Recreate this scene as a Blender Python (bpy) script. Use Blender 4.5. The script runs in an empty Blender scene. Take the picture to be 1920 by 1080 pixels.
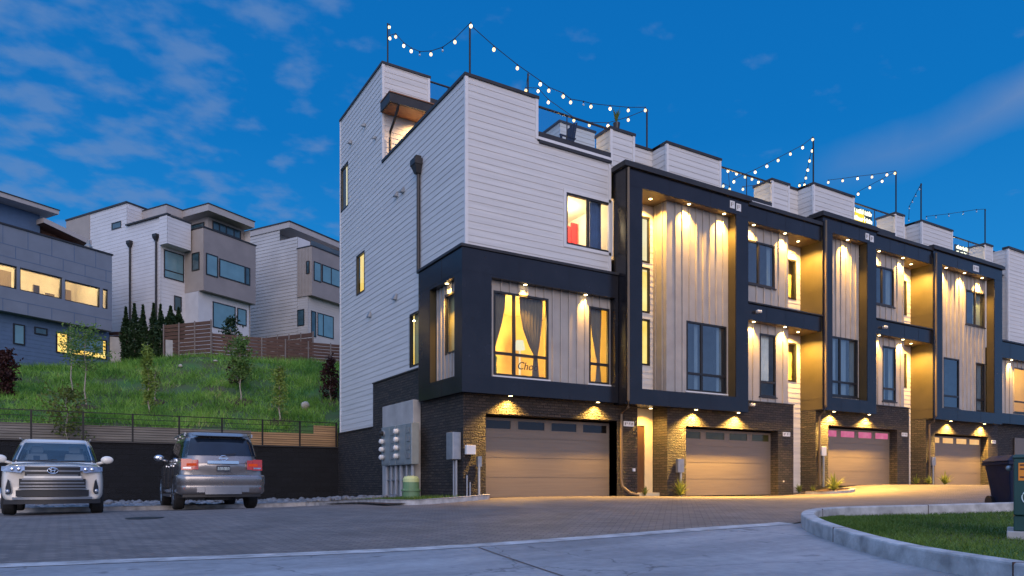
import bpy, math, random
import numpy as np
from mathutils import Vector, Matrix
random.seed(7); rng = np.random.default_rng(11)
scene = bpy.context.scene
C = scene.collection
R = math.radians

# ------------------------------------------------------------------ materials
def nd(nt, typ, **kw):
    n = nt.nodes.new(typ)
    for k, v in kw.items():
        if k.startswith('i_'):
            n.inputs[k[2:].replace('_', ' ')].default_value = v
        else:
            setattr(n, k, v)
    return n
def newmat(name):
    m = bpy.data.materials.new(name); m.use_nodes = True
    nt = m.node_tree; nt.nodes.clear()
    out = nd(nt, 'ShaderNodeOutputMaterial')
    return m, nt, out
def pbr(name, col, rough=.6, metal=0., spec=.5, var=.12, vscale=3., bump=0., bscale=40., coat=0., stretch=None):
    m, nt, out = newmat(name); L = nt.links.new
    b = nd(nt, 'ShaderNodeBsdfPrincipled')
    b.inputs['Roughness'].default_value = rough; b.inputs['Metallic'].default_value = metal
    b.inputs['Specular IOR Level'].default_value = spec; b.inputs['Coat Weight'].default_value = coat
    tc = nd(nt, 'ShaderNodeTexCoord'); vec = tc.outputs['Object']
    if stretch:
        mp = nd(nt, 'ShaderNodeMapping'); mp.inputs['Scale'].default_value = stretch; L(vec, mp.inputs['Vector']); vec = mp.outputs[0]
    n = nd(nt, 'ShaderNodeTexNoise'); n.inputs['Scale'].default_value = vscale; n.inputs['Detail'].default_value = 6
    L(vec, n.inputs['Vector'])
    mx = nd(nt, 'ShaderNodeMix', data_type='RGBA')
    c = Vector(col[:3])
    mx.inputs['A'].default_value = (*(c * (1 - var)), 1); mx.inputs['B'].default_value = (*(c * (1 + var)), 1)
    rm = nd(nt, 'ShaderNodeMapRange'); rm.inputs['From Min'].default_value = .3; rm.inputs['From Max'].default_value = .7
    L(n.outputs['Fac'], rm.inputs['Value']); L(rm.outputs[0], mx.inputs['Factor']); L(mx.outputs['Result'], b.inputs['Base Color'])
    rr = nd(nt, 'ShaderNodeMapRange'); rr.inputs['To Min'].default_value = max(0, rough - .07); rr.inputs['To Max'].default_value = min(1, rough + .07)
    L(n.outputs['Fac'], rr.inputs['Value']); L(rr.outputs[0], b.inputs['Roughness'])
    if bump:
        n2 = nd(nt, 'ShaderNodeTexNoise'); n2.inputs['Scale'].default_value = bscale; n2.inputs['Detail'].default_value = 5
        L(vec, n2.inputs['Vector'])
        bp = nd(nt, 'ShaderNodeBump'); bp.inputs['Strength'].default_value = 1; bp.inputs['Distance'].default_value = bump
        L(n2.outputs['Fac'], bp.inputs['Height']); L(bp.outputs[0], b.inputs['Normal'])
    L(b.outputs[0], out.inputs[0]); return m
def emis(name, col, strength):
    m, nt, out = newmat(name)
    e = nd(nt, 'ShaderNodeEmission'); e.inputs[0].default_value = (*col, 1); e.inputs[1].default_value = strength
    nt.links.new(e.outputs[0], out.inputs[0]); return m
def glow_room(name, c1, c2, s, scale=1.2):
    """a lit curtain or lit room surface seen behind glass: uneven warm light"""
    m, nt, out = newmat(name); L = nt.links.new
    tc = nd(nt, 'ShaderNodeTexCoord'); n = nd(nt, 'ShaderNodeTexNoise'); n.inputs['Scale'].default_value = scale; n.inputs['Detail'].default_value = 3
    L(tc.outputs['Object'], n.inputs['Vector'])
    r = nd(nt, 'ShaderNodeValToRGB'); r.color_ramp.elements[0].position = .3; r.color_ramp.elements[1].position = .7
    r.color_ramp.elements[0].color = (*c1, 1); r.color_ramp.elements[1].color = (*c2, 1)
    L(n.outputs['Fac'], r.inputs[0]); e = nd(nt, 'ShaderNodeEmission'); e.inputs[1].default_value = s
    L(r.outputs[0], e.inputs[0]); L(e.outputs[0], out.inputs[0]); return m
def glass(name, tint=(.85, .92, .95), refl=1.6, rough=.01):
    """clear pane: Schlick reflection over a tinted see-through layer, the same from both sides"""
    m, nt, out = newmat(name); L = nt.links.new
    t = nd(nt, 'ShaderNodeBsdfTransparent'); t.inputs[0].default_value = (*tint, 1)
    g = nd(nt, 'ShaderNodeBsdfGlossy'); g.inputs['Roughness'].default_value = rough
    ge = nd(nt, 'ShaderNodeNewGeometry'); d = nd(nt, 'ShaderNodeVectorMath', operation='DOT_PRODUCT'); L(ge.outputs['Normal'], d.inputs[0]); L(ge.outputs['Incoming'], d.inputs[1])
    ab = nd(nt, 'ShaderNodeMath', operation='ABSOLUTE'); L(d.outputs['Value'], ab.inputs[0])
    om = nd(nt, 'ShaderNodeMath', operation='SUBTRACT', use_clamp=True); om.inputs[0].default_value = 1; L(ab.outputs[0], om.inputs[1])
    pw = nd(nt, 'ShaderNodeMath', operation='POWER'); pw.inputs[1].default_value = 5; L(om.outputs[0], pw.inputs[0])
    k = nd(nt, 'ShaderNodeMath', operation='MULTIPLY_ADD', use_clamp=True); k.inputs[1].default_value = .94; k.inputs[2].default_value = .04 * refl
    L(pw.outputs[0], k.inputs[0]); mx = nd(nt, 'ShaderNodeMixShader')
    L(k.outputs[0], mx.inputs[0]); L(t.outputs[0], mx.inputs[1]); L(g.outputs[0], mx.inputs[2]); L(mx.outputs[0], out.inputs[0]); return m
def brickmat(name, c1, c2, mortar, bw=.2, rh=.068, ms=.008, bump=.012, rough=.75, rot=0., offset=.5, noise_amt=.5, mixn=.35):
    m, nt, out = newmat(name); L = nt.links.new
    b = nd(nt, 'ShaderNodeBsdfPrincipled'); b.inputs['Roughness'].default_value = rough
    uv = nd(nt, 'ShaderNodeUVMap'); mp = nd(nt, 'ShaderNodeMapping'); mp.inputs['Rotation'].default_value = (0, 0, rot)
    L(uv.outputs[0], mp.inputs['Vector'])
    nz = nd(nt, 'ShaderNodeTexNoise'); nz.inputs['Scale'].default_value = 14; nz.inputs['Detail'].default_value = 4
    L(mp.outputs[0], nz.inputs['Vector'])
    ad = nd(nt, 'ShaderNodeVectorMath', operation='MULTIPLY_ADD'); ad.inputs[1].default_value = (.012 * noise_amt,) * 3
    L(nz.outputs['Color'], ad.inputs[0]); L(mp.outputs[0], ad.inputs[2])
    bt = nd(nt, 'ShaderNodeTexBrick'); bt.offset = offset
    for k, v in (('Color1', (*c1, 1)), ('Color2', (*c2, 1)), ('Mortar', (*mortar, 1)), ('Scale', 1.), ('Mortar Size', ms), ('Mortar Smooth', .3), ('Bias', 0.), ('Brick Width', bw), ('Row Height', rh)):
        bt.inputs[k].default_value = v
    L(ad.outputs[0], bt.inputs['Vector'])
    n2 = nd(nt, 'ShaderNodeTexNoise'); n2.inputs['Scale'].default_value = 1.1; n2.inputs['Detail'].default_value = 8; L(uv.outputs[0], n2.inputs['Vector'])
    rm = nd(nt, 'ShaderNodeMapRange'); rm.inputs['To Min'].default_value = 1 - mixn; rm.inputs['To Max'].default_value = 1 + mixn
    L(n2.outputs['Fac'], rm.inputs[0])
    mu = nd(nt, 'ShaderNodeVectorMath', operation='SCALE'); L(bt.outputs['Color'], mu.inputs[0]); L(rm.outputs[0], mu.inputs['Scale'])
    L(mu.outputs[0], b.inputs['Base Color'])
    # height: mortar recess + rough split face
    n3 = nd(nt, 'ShaderNodeTexNoise'); n3.inputs['Scale'].default_value = 26; n3.inputs['Detail'].default_value = 5; L(mp.outputs[0], n3.inputs['Vector'])
    h1 = nd(nt, 'ShaderNodeMath', operation='MULTIPLY_ADD'); h1.inputs[1].default_value = -1.; L(bt.outputs['Fac'], h1.inputs[0])
    h0 = nd(nt, 'ShaderNodeMath', operation='MULTIPLY'); h0.inputs[1].default_value = noise_amt; L(n3.outputs['Fac'], h0.inputs[0]); L(h0.outputs[0], h1.inputs[2])
    sx = nd(nt, 'ShaderNodeSeparateColor'); L(bt.outputs['Color'], sx.inputs[0])
    bp = nd(nt, 'ShaderNodeBump'); bp.inputs['Distance'].default_value = bump; bp.inputs['Strength'].default_value = 1
    L(h1.outputs[0], bp.inputs['Height']); L(bp.outputs[0], b.inputs['Normal'])
    L(b.outputs[0], out.inputs[0]); return m
def slab_mat(name, col):
    """broom finished concrete with stains, worn wheel tracks and hairline cracks"""
    m, nt, out = newmat(name); L = nt.links.new
    b = nd(nt, 'ShaderNodeBsdfPrincipled'); tc = nd(nt, 'ShaderNodeTexCoord'); v = tc.outputs['Object']
    def noise(sc, det, st=None, ro=.55):
        n = nd(nt, 'ShaderNodeTexNoise'); n.inputs['Scale'].default_value = sc; n.inputs['Detail'].default_value = det; n.inputs['Roughness'].default_value = ro
        if st:
            mp = nd(nt, 'ShaderNodeMapping'); mp.inputs['Scale'].default_value = st; mp.inputs['Rotation'].default_value = (0, 0, R(24)); L(v, mp.inputs[0]); L(mp.outputs[0], n.inputs['Vector'])
        else: L(v, n.inputs['Vector'])
        return n.outputs['Fac']
    def mr(x, a, c, d, e):
        r = nd(nt, 'ShaderNodeMapRange', clamp=True); r.inputs[1].default_value = a; r.inputs[2].default_value = c; r.inputs[3].default_value = d; r.inputs[4].default_value = e; L(x, r.inputs[0]); return r.outputs[0]
    def mul(a, c):
        k = nd(nt, 'ShaderNodeMath', operation='MULTIPLY'); L(a, k.inputs[0]); L(c, k.inputs[1]); return k.outputs[0]
    big = mr(noise(.45, 7, None, .65), .3, .7, .72, 1.22); track = mr(noise(.8, 5, (.18, 1.6, 1)), .38, .68, .80, 1.12); fine = mr(noise(9, 6), .3, .7, .9, 1.1); spot = mr(noise(3.2, 2), .66, .74, 1, .62)
    vo = nd(nt, 'ShaderNodeTexVoronoi', feature='DISTANCE_TO_EDGE'); vo.inputs['Scale'].default_value = .32
    wn = nd(nt, 'ShaderNodeTexNoise'); wn.inputs['Scale'].default_value = 2.2; wn.inputs['Detail'].default_value = 5; L(v, wn.inputs['Vector'])
    ma = nd(nt, 'ShaderNodeVectorMath', operation='MULTIPLY_ADD'); ma.inputs[1].default_value = (.5, .5, .5); L(wn.outputs['Color'], ma.inputs[0]); L(v, ma.inputs[2]); L(ma.outputs[0], vo.inputs['Vector'])
    crack = mr(vo.outputs['Distance'], .0, .005, .55, 1)
    f = mul(mul(mul(big, track), mul(fine, spot)), crack)
    sc = nd(nt, 'ShaderNodeVectorMath', operation='SCALE'); sc.inputs[0].default_value = col; L(f, sc.inputs['Scale']); L(sc.outputs[0], b.inputs['Base Color']); L(mr(f, .6, 1.3, .85, .55), b.inputs['Roughness'])
    bp = nd(nt, 'ShaderNodeBump'); bp.inputs['Distance'].default_value = .004; L(noise(60, 4), bp.inputs['Height']); L(bp.outputs[0], b.inputs['Normal'])
    L(b.outputs[0], out.inputs[0]); return m
def leafmat(name, c1, c2, rough=.55, trans=.25, c3=None):
    m, nt, out = newmat(name); L = nt.links.new
    b = nd(nt, 'ShaderNodeBsdfPrincipled'); b.inputs['Roughness'].default_value = rough; b.inputs['Specular IOR Level'].default_value = .25
    g = nd(nt, 'ShaderNodeNewGeometry'); r = nd(nt, 'ShaderNodeValToRGB')
    r.color_ramp.elements[0].color = (*c1, 1); r.color_ramp.elements[1].color = (*c2, 1)
    if c3: x = r.color_ramp.elements.new(.84); x.color = (*c2, 1); r.color_ramp.elements[-1].color = (*c3, 1)
    tc = nd(nt, 'ShaderNodeTexCoord'); n = nd(nt, 'ShaderNodeTexNoise'); n.inputs['Scale'].default_value = .55; n.inputs['Detail'].default_value = 4
    L(tc.outputs['Object'], n.inputs['Vector'])
    ma = nd(nt, 'ShaderNodeMath', operation='MULTIPLY_ADD'); ma.inputs[1].default_value = .45; L(g.outputs['Random Per Island'], ma.inputs[0])
    m2 = nd(nt, 'ShaderNodeMapRange'); m2.inputs['From Min'].default_value = .35; m2.inputs['From Max'].default_value = .65; m2.inputs['To Max'].default_value = .55; L(n.outputs['Fac'], m2.inputs[0])
    L(m2.outputs[0], ma.inputs[2]); L(ma.outputs[0], r.inputs[0]); L(r.outputs[0], b.inputs['Base Color'])
    t = nd(nt, 'ShaderNodeBsdfTranslucent'); L(r.outputs[0], t.inputs[0])
    mx = nd(nt, 'ShaderNodeMixShader'); mx.inputs[0].default_value = trans
    L(b.outputs[0], mx.inputs[1]); L(t.outputs[0], mx.inputs[2]); L(mx.outputs[0], out.inputs[0]); return m

M = {}
M['siding'] = pbr('white_lap_siding', (.63, .61, .585), .55, var=.09, vscale=1.5, bump=.002, bscale=60, stretch=(.3, .3, 6))
M['trim'] = pbr('white_trim', (.70, .68, .66), .5, var=.04)
M['batten'] = pbr('greige_board_batten', (.37, .34, .31), .6, var=.10, vscale=2)
M['metal'] = pbr('charcoal_metal_panel', (.021, .021, .026), .25, metal=.4, spec=.6, var=.2, vscale=1.3, bump=.002, bscale=3)
M['cap'] = pbr('black_metal_coping', (.035, .033, .034), .5, metal=.3, var=.2)
M['soffit'] = pbr('bronze_soffit', (.12, .085, .05), .5, var=.15, vscale=2)
M['bronze'] = pbr('downlit_bronze_panel', (.052, .041, .018), .5, var=.18, vscale=1.5)  # same metal as the frames, downlight gold painted into this copy
M['black'] = pbr('black_window_frame', (.016, .015, .015), .4, var=.1)
M['brick'] = brickmat('charcoal_brick', (.026, .025, .026), (.082, .064, .052), (.016, .014, .013), bw=.27, rh=.088, ms=.016, bump=.09, noise_amt=1.5, rough=.62)
M['garage'] = pbr('taupe_garage_door', (.155, .130, .108), .5, var=.10, vscale=2.2, bump=.0012, bscale=14, stretch=(.35, .35, 9))
M['concrete'] = pbr('cast_concrete', (.38, .365, .345), .8, var=.18, vscale=1.6, bump=.006, bscale=18)
M['drive'] = slab_mat('driveway_concrete', (.275, .285, .30))
M['kerb'] = pbr('kerb_concrete', (.40, .395, .39), .8, var=.38, vscale=4.2, bump=.008, bscale=30)
M['paver'] = brickmat('clay_pavers', (.135, .115, .105), (.20, .168, .148), (.06, .052, .05), bw=.22, rh=.11, ms=.008, bump=.005, rough=.65, rot=R(44), noise_amt=.25, mixn=.55)
M['soil'] = pbr('ground_soil', (.07, .055, .04), .95, var=.3, vscale=2, bump=.03, bscale=12)
M['mulch'] = pbr('bark_mulch', (.06, .028, .018), .95, var=.5, vscale=25, bump=.03, bscale=60)
M['turf'] = pbr('turf_base', (.05, .10, .022), .9, var=.5, vscale=.6, bump=.03, bscale=20)
_n = M['turf'].node_tree.nodes; _m = [q for q in _n if q.bl_idname == 'ShaderNodeMix'][0]; _m.inputs['A'].default_value = (.075, .058, .026, 1); _m.inputs['B'].default_value = (.05, .14, .022, 1)
M['grass'] = leafmat('hill_grass_blades', (.026, .13, .020), (.27, .48, .075), c3=(.50, .46, .20))
M['lawn'] = leafmat('lawn_blades', (.03, .085, .012), (.17, .26, .045))
M['rock'] = pbr('river_rock', (.16, .17, .185), .65, var=.5, vscale=2.5, bump=.01, bscale=20)
M['stone'] = pbr('pale_boulder', (.42, .39, .33), .85, var=.2, bump=.02, bscale=9)
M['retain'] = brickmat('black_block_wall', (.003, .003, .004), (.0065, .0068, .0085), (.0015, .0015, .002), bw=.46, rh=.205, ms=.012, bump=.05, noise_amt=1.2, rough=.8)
M['timber'] = pbr('grey_weathered_timber', (.23, .205, .175), .8, var=.3, vscale=1.2, bump=.006, bscale=30, stretch=(.5, .5, 6))
M['cedar'] = pbr('red_cedar_slats', (.10, .05, .034), .7, var=.3, vscale=2, stretch=(.5, .5, 7))
M['post'] = pbr('grey_fence_post', (.19, .16, .145), .75, var=.15)
M['iron'] = pbr('black_iron', (.012, .012, .013), .45, metal=.5)
M['glass'] = glass('window_glass')
M['rail_glass'] = glass('rail_glass', (.80, .90, .93), 1.3)
M['dark_glass'] = glass('dark_window_glass', (.50, .62, .70), 5.5)
M['room_dark'] = pbr('unlit_room', (.22, .22, .23), .8, var=.2)
M['room_warm'] = pbr('warm_plaster', (.75, .58, .22), .8, var=.06)
M['room_white'] = pbr('white_plaster', (.78, .70, .58), .8, var=.05)
M['curtain_dark'] = pbr('taupe_curtain', (.20, .145, .085), .85, var=.2, vscale=9, stretch=(3, 3, .3))
M['curtain_blue'] = pbr('blue_curtain', (.06, .10, .20), .8, var=.2)
M['curtain_pale'] = pbr('pale_curtain', (.55, .56, .56), .8, var=.15, vscale=6, stretch=(3, 3, .3))
M['blind'] = pbr('cream_blind', (.7, .68, .6), .8, var=.1)
M['lamp'] = emis('lamp_lens', (1, .72, .34), 14)
M['bulb'] = emis('string_bulb', (1, .74, .40), 3.2)
M['bulb_off'] = pbr('unlit_bulb', (.5, .6, .7), .1, var=.05)
M['wire'] = pbr('black_wire', (.012, .014, .02), .7)
M['steel'] = pbr('galvanised_steel', (.36, .38, .40), .45, metal=.6, var=.12, vscale=6)
M['grey_box'] = pbr('grey_enclosure', (.25, .285, .29), .5, metal=.15, var=.1, vscale=4)
M['pvc'] = pbr('grey_conduit', (.30, .325, .36), .5, var=.1)
M['green_box'] = pbr('green_transformer_paint', (.012, .052, .045), .4, var=.2, vscale=2)
M['sage'] = pbr('sage_pedestal', (.14, .26, .13), .5, var=.15)
M['lime'] = pbr('pale_green_cap', (.52, .58, .26), .5, var=.1)
M['bin'] = pbr('dark_blue_plastic', (.008, .014, .036), .6, spec=.25, var=.2, vscale=4)
M['white'] = pbr('white_plastic', (.72, .71, .68), .4, var=.05)
M['orange'] = pbr('orange_label', (.75, .25, .02), .5, var=.08)
M['ink'] = pbr('dark_ink', (.05, .02, .012), .6)
M['chalk'] = pbr('white_paint_mark', (.62, .74, .72), .6)
M['wood_soffit'] = pbr('cedar_soffit', (.30, .13, .06), .5, var=.2, stretch=(1, 8, 1))
M['door'] = pbr('brown_entry_door', (.085, .045, .02), .4, var=.2, stretch=(8, 1, .6))
M['cream'] = pbr('cream_entry_panel', (.72, .60, .36), .55, var=.06)
M['lit_yellow'] = glow_room('lit_yellow_room', (1.0, .56, .07), (1.0, .80, .30), 1.25)
M['lit_pale'] = glow_room('lit_pale_blind', (1.0, .80, .42), (1.0, .90, .60), 1.0)
M['lit_orange'] = glow_room('lit_orange_room', (.98, .54, .17), (1.0, .66, .30), .85, .35)
M['pink'] = glow_room('pink_lit_pane', (.85, .16, .36), (.95, .30, .48), .62, 3)
M['peach'] = glow_room('peach_lit_pane', (1.0, .52, .20), (1.0, .62, .28), .85, 3)
M['olive_pane'] = pbr('olive_garage_pane', (.05, .05, .018), .15, var=.2)
M['dark_pane'] = pbr('dark_garage_pane', (.012, .011, .010), .12, var=.1)
M['bark'] = pbr('pale_bark', (.36, .31, .25), .85, var=.25, vscale=12)
M['leaf'] = leafmat('sapling_leaves', (.06, .14, .03), (.22, .34, .08))
M['leaf_lime'] = leafmat('lime_leaves', (.12, .20, .03), (.34, .42, .09))
M['leaf_olive'] = leafmat('olive_leaves', (.07, .10, .018), (.20, .24, .05))
M['leaf_red'] = leafmat('maroon_leaves', (.022, .010, .010), (.085, .028, .022))
M['leaf_dark'] = leafmat('cypress_leaves', (.010, .030, .012), (.045, .085, .028))
M['yucca'] = leafmat('yucca_blades', (.06, .11, .02), (.34, .36, .09))

# ------------------------------------------------------------------ mesh builder
class MB:
    def __init__(s): s.v = []; s.f = []
    def add(s, vs, fs):
        o = len(s.v); s.v += [tuple(p) for p in vs]; s.f += [tuple(i + o for i in f) for f in fs]; return s
    def quad(s, a, b, c, d): return s.add([a, b, c, d], [(0, 1, 2, 3)])
    def box(s, x0, x1, y0, y1, z0, z1):
        if x0 > x1: x0, x1 = x1, x0
        if y0 > y1: y0, y1 = y1, y0
        if z0 > z1: z0, z1 = z1, z0
        return s.add([(x0, y0, z0), (x1, y0, z0), (x1, y1, z0), (x0, y1, z0), (x0, y0, z1), (x1, y0, z1), (x1, y1, z1), (x0, y1, z1)],
                     [(3, 2, 1, 0), (4, 5, 6, 7), (0, 1, 5, 4), (1, 2, 6, 5), (2, 3, 7, 6), (3, 0, 4, 7)])
    def frustum(s, b, t):
        """b, t: four corner points each"""
        return s.add(list(b) + list(t), [(3, 2, 1, 0), (4, 5, 6, 7), (0, 1, 5, 4), (1, 2, 6, 5), (2, 3, 7, 6), (3, 0, 4, 7)])
    def tube(s, pts, r, n=8, cap=True):
        pts = [Vector(p) for p in pts]; rs = r if isinstance(r, (list, tuple)) else [r] * len(pts)
        vs = []; fs = []
        for i, p in enumerate(pts):
            d = (pts[min(i + 1, len(pts) - 1)] - pts[max(i - 1, 0)])
            if d.length < 1e-9: d = Vector((0, 0, 1))
            d.normalize(); a = d.orthogonal() if abs(d.z) < .95 else Vector((1, 0, 0))
            if abs(d.z) < .95: a = Vector((0, 0, 1)).cross(d)
            a.normalize(); b = d.cross(a)
            for k in range(n):
                t = 2 * math.pi * k / n
                vs.append(p + (a * math.cos(t) + b * math.sin(t)) * rs[i])
        for i in range(len(pts) - 1):
            for k in range(n):
                fs.append((i * n + k, i * n + (k + 1) % n, (i + 1) * n + (k + 1) % n, (i + 1) * n + k))
        if cap: fs += [tuple(range(n))[::-1], tuple(range((len(pts) - 1) * n, len(pts) * n))]
        return s.add(vs, fs)
    def lathe(s, prof, cx, cy, n=16, axis='z'):
        vs = []; fs = []
        for (r, z) in prof:
            for k in range(n):
                t = 2 * math.pi * k / n; x, y = r * math.cos(t), r * math.sin(t)
                vs.append((cx + x, cy + y, z) if axis == 'z' else (z, cx + x, cy + y))
        for i in range(len(prof) - 1):
            for k in range(n): fs.append((i * n + k, i * n + (k + 1) % n, (i + 1) * n + (k + 1) % n, (i + 1) * n + k))
        fs += [tuple(range(n))[::-1], tuple(range((len(prof) - 1) * n, len(prof) * n))]
        return s.add(vs, fs)
    def sphere(s, c, r, n=10, m=6, sq=(1, 1, 1)):
        vs = [(c[0], c[1], c[2] - r * sq[2])]; fs = []
        for i in range(1, m):
            p = math.pi * i / m
            for k in range(n):
                t = 2 * math.pi * k / n
                vs.append((c[0] + r * sq[0] * math.sin(p) * math.cos(t), c[1] + r * sq[1] * math.sin(p) * math.sin(t), c[2] - r * sq[2] * math.cos(p)))
        vs.append((c[0], c[1], c[2] + r * sq[2])); L = len(vs) - 1
        for k in range(n):
            fs.append((0, 1 + (k + 1) % n, 1 + k)); fs.append((L, L - n + k, L - n + (k + 1) % n))
        for i in range(m - 2):
            for k in range(n): fs.append((1 + i * n + k, 1 + i * n + (k + 1) % n, 1 + (i + 1) * n + (k + 1) % n, 1 + (i + 1) * n + k))
        return s.add(vs, fs)
    def build(s, name, mat, parent=None, world=True, smooth=False, bevel=0., uv=True):
        vs = s.v
        if world and parent is not None:
            b = base_of(parent); vs = [(p[0] - b[0], p[1] - b[1], p[2] - b[2]) for p in vs]
        me = bpy.data.meshes.new(name); me.from_pydata(vs, [], s.f); me.update()
        mats = mat if isinstance(mat, list) else [mat]
        for mm in mats: me.materials.append(mm)
        if uv:
            lay = me.uv_layers.new(name='UVMap'); off = base_of(parent) if (world and parent is not None) else (0, 0, 0)
            co = me.vertices; dat = lay.data
            for p in me.polygons:
                n = p.normal; ax = max(range(3), key=lambda i: abs(n[i]))
                for li in p.loop_indices:
                    c = co[me.loops[li].vertex_index].co; x, y, z = c.x + off[0], c.y + off[1], c.z + off[2]
                    dat[li].uv = (y, z) if ax == 0 else ((x, z) if ax == 1 else (x, y))
        if smooth:
            for p in me.polygons: p.use_smooth = True
        o = bpy.data.objects.new(name, me); C.objects.link(o)
        if parent is not None: o.parent = parent
        if bevel:
            md = o.modifiers.new('edge', 'BEVEL'); md.width = bevel; md.segments = 2; md.limit_method = 'ANGLE'
        return o
def base_of(o):
    b = Vector((0, 0, 0))
    while o is not None: b = b + Vector(o.location); o = o.parent
    return b
def tag(o, label=None, cat=None, group=None, kind=None):
    if label: o['label'] = label
    if cat: o['category'] = cat
    if group: o['group'] = group
    if kind: o['kind'] = kind
    return o
def thing(name, loc, label, cat, group=None, rz=0.):
    o = bpy.data.objects.new(name, None); C.objects.link(o); o.location = loc; o.rotation_euler = (0, 0, rz)
    o.empty_display_size = .2
    return tag(o, label, cat, group)
def fast_mesh(name, verts, faces, mat, k=3, parent=None, smooth=False):
    """verts (n,3) and faces (m,k) numpy arrays"""
    me = bpy.data.meshes.new(name); nv, nf = len(verts), len(faces)
    me.vertices.add(nv); me.vertices.foreach_set('co', np.asarray(verts, np.float32).ravel())
    me.loops.add(nf * k); me.loops.foreach_set('vertex_index', np.asarray(faces, np.int32).ravel())
    me.polygons.add(nf); me.polygons.foreach_set('loop_start', np.arange(0, nf * k, k, dtype=np.int32))
    me.update(calc_edges=True); me.validate(); me.materials.append(mat)
    if smooth: me.polygons.foreach_set('use_smooth', np.ones(nf, bool))
    o = bpy.data.objects.new(name, me); C.objects.link(o)
    if parent is not None: o.parent = parent
    return o
def copy_tree(o, parent=None):
    c = o.copy(); C.objects.link(c)
    if parent is not None: c.parent = parent
    for ch in list(o.children): copy_tree(ch, c)
    return c
def text_mesh(name, s, size, mat, parent, loc, rot, shear=0., depth=.004):
    cu = bpy.data.curves.new(name, 'FONT'); cu.body = s; cu.size = size; cu.extrude = depth; cu.shear = shear
    cu.align_x = 'CENTER'; cu.align_y = 'CENTER'
    t = bpy.data.objects.new(name, cu); C.objects.link(t)
    dg = bpy.context.evaluated_depsgraph_get(); me = bpy.data.meshes.new_from_object(t.evaluated_get(dg))
    bpy.data.objects.remove(t); bpy.data.curves.remove(cu)
    me.materials.clear(); me.materials.append(mat)
    o = bpy.data.objects.new(name, me); C.objects.link(o); o.parent = parent; o.location = loc; o.rotation_euler = rot; return o

# axis helper: 'x' walls run along X and face -Y; 'y' walls run along Y and face -X; the offset is measured outward
def P3(ax, u, pl, off, z): return (u, pl - off, z) if ax == 'x' else (pl - off, u, z)
def cells(u0, u1, z0, z1, ops, du=None, dz=None):
    us = {u0, u1}; zs = {z0, z1}
    for a, b, c, d in ops:
        us |= {min(max(a, u0), u1), min(max(b, u0), u1)}; zs |= {min(max(c, z0), z1), min(max(d, z0), z1)}
    us = sorted(us); zs = sorted(zs)
    for i in range(len(us) - 1):
        for j in range(len(zs) - 1):
            um, zm = (us[i] + us[i + 1]) / 2, (zs[j] + zs[j + 1]) / 2
            if any(a < um < b and c < zm < d for a, b, c, d in ops): continue
            if us[i + 1] - us[i] > 1e-6 and zs[j + 1] - zs[j] > 1e-6: yield us[i], us[i + 1], zs[j], zs[j + 1]
def panel(mb, ax, u0, u1, z0, z1, pl, ops=(), reveal=.12):
    for a, b, c, d in cells(u0, u1, z0, z1, ops):
        mb.quad(P3(ax, a, pl, 0, c), P3(ax, b, pl, 0, c), P3(ax, b, pl, 0, d), P3(ax, a, pl, 0, d))
    if reveal:
        for a, b, c, d in ops:
            a, b, c, d = max(a, u0), min(b, u1), max(c, z0), min(d, z1)
            for (p, q) in (((a, c), (a, d)), ((a, d), (b, d)), ((b, d), (b, c)), ((b, c), (a, c))):
                mb.quad(P3(ax, p[0], pl, 0, p[1]), P3(ax, q[0], pl, 0, q[1]), P3(ax, q[0], pl, -reveal, q[1]), P3(ax, p[0], pl, -reveal, p[1]))
    return mb
def siding(mb, ax, u0, u1, z0, z1, pl, ops=(), lap=.2, t=.012, reveal=.1):
    """lap boards: every board leans out at its foot and has a real underside"""
    z = math.floor(z0 / lap) * lap
    while z < z1:
        for a, b, c, d in cells(u0, u1, max(z, z0), min(z + lap, z1), ops):
            o0 = t * (1 - (c - z) / lap) + .002; o1 = t * (1 - (d - z) / lap) + .002
            mb.quad(P3(ax, a, pl, o0, c), P3(ax, b, pl, o0, c), P3(ax, b, pl, o1, d), P3(ax, a, pl, o1, d))
            mb.quad(P3(ax, a, pl, 0, c), P3(ax, b, pl, 0, c), P3(ax, b, pl, o0, c), P3(ax, a, pl, o0, c))
        z += lap
    if reveal and ops:
        for a, b, c, d in ops:
            for (p, q) in (((a, c), (a, d)), ((a, d), (b, d)), ((b, d), (b, c)), ((b, c), (a, c))):
                mb.quad(P3(ax, p[0], pl, .025, p[1]), P3(ax, q[0], pl, .025, q[1]), P3(ax, q[0], pl, -reveal, q[1]), P3(ax, p[0], pl, -reveal, p[1]))
    return mb
def battens(mb, ax, u0, u1, z0, z1, pl, ops=(), sp=.42, w=.045, t=.042, start=None):
    panel(mb, ax, u0, u1, z0, z1, pl, ops)
    u = (start if start is not None else u0 + .03)
    while u < u1 - .01:
        for a, b, c, d in cells(u, min(u + w, u1), z0, z1, [o for o in ops if o[0] - .01 < u + w and o[1] + .01 > u]):
            if ax == 'x': mb.box(a, b, pl - t, pl - .0025, c + .003, d - .003)
            else: mb.box(pl - t, pl - .0025, a, b, c + .003, d - .003)
        u += sp
    return mb
def axbox(mb, ax, u0, u1, pl, o0, o1, z0, z1):
    """box between outward offsets o0 and o1"""
    if ax == 'x': mb.box(u0, u1, pl - o1, pl - o0, z0, z1)
    else: mb.box(pl - o1, pl - o0, u0, u1, z0, z1)
LIGHTK = 1.0; SPOTK = 4.6
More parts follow.
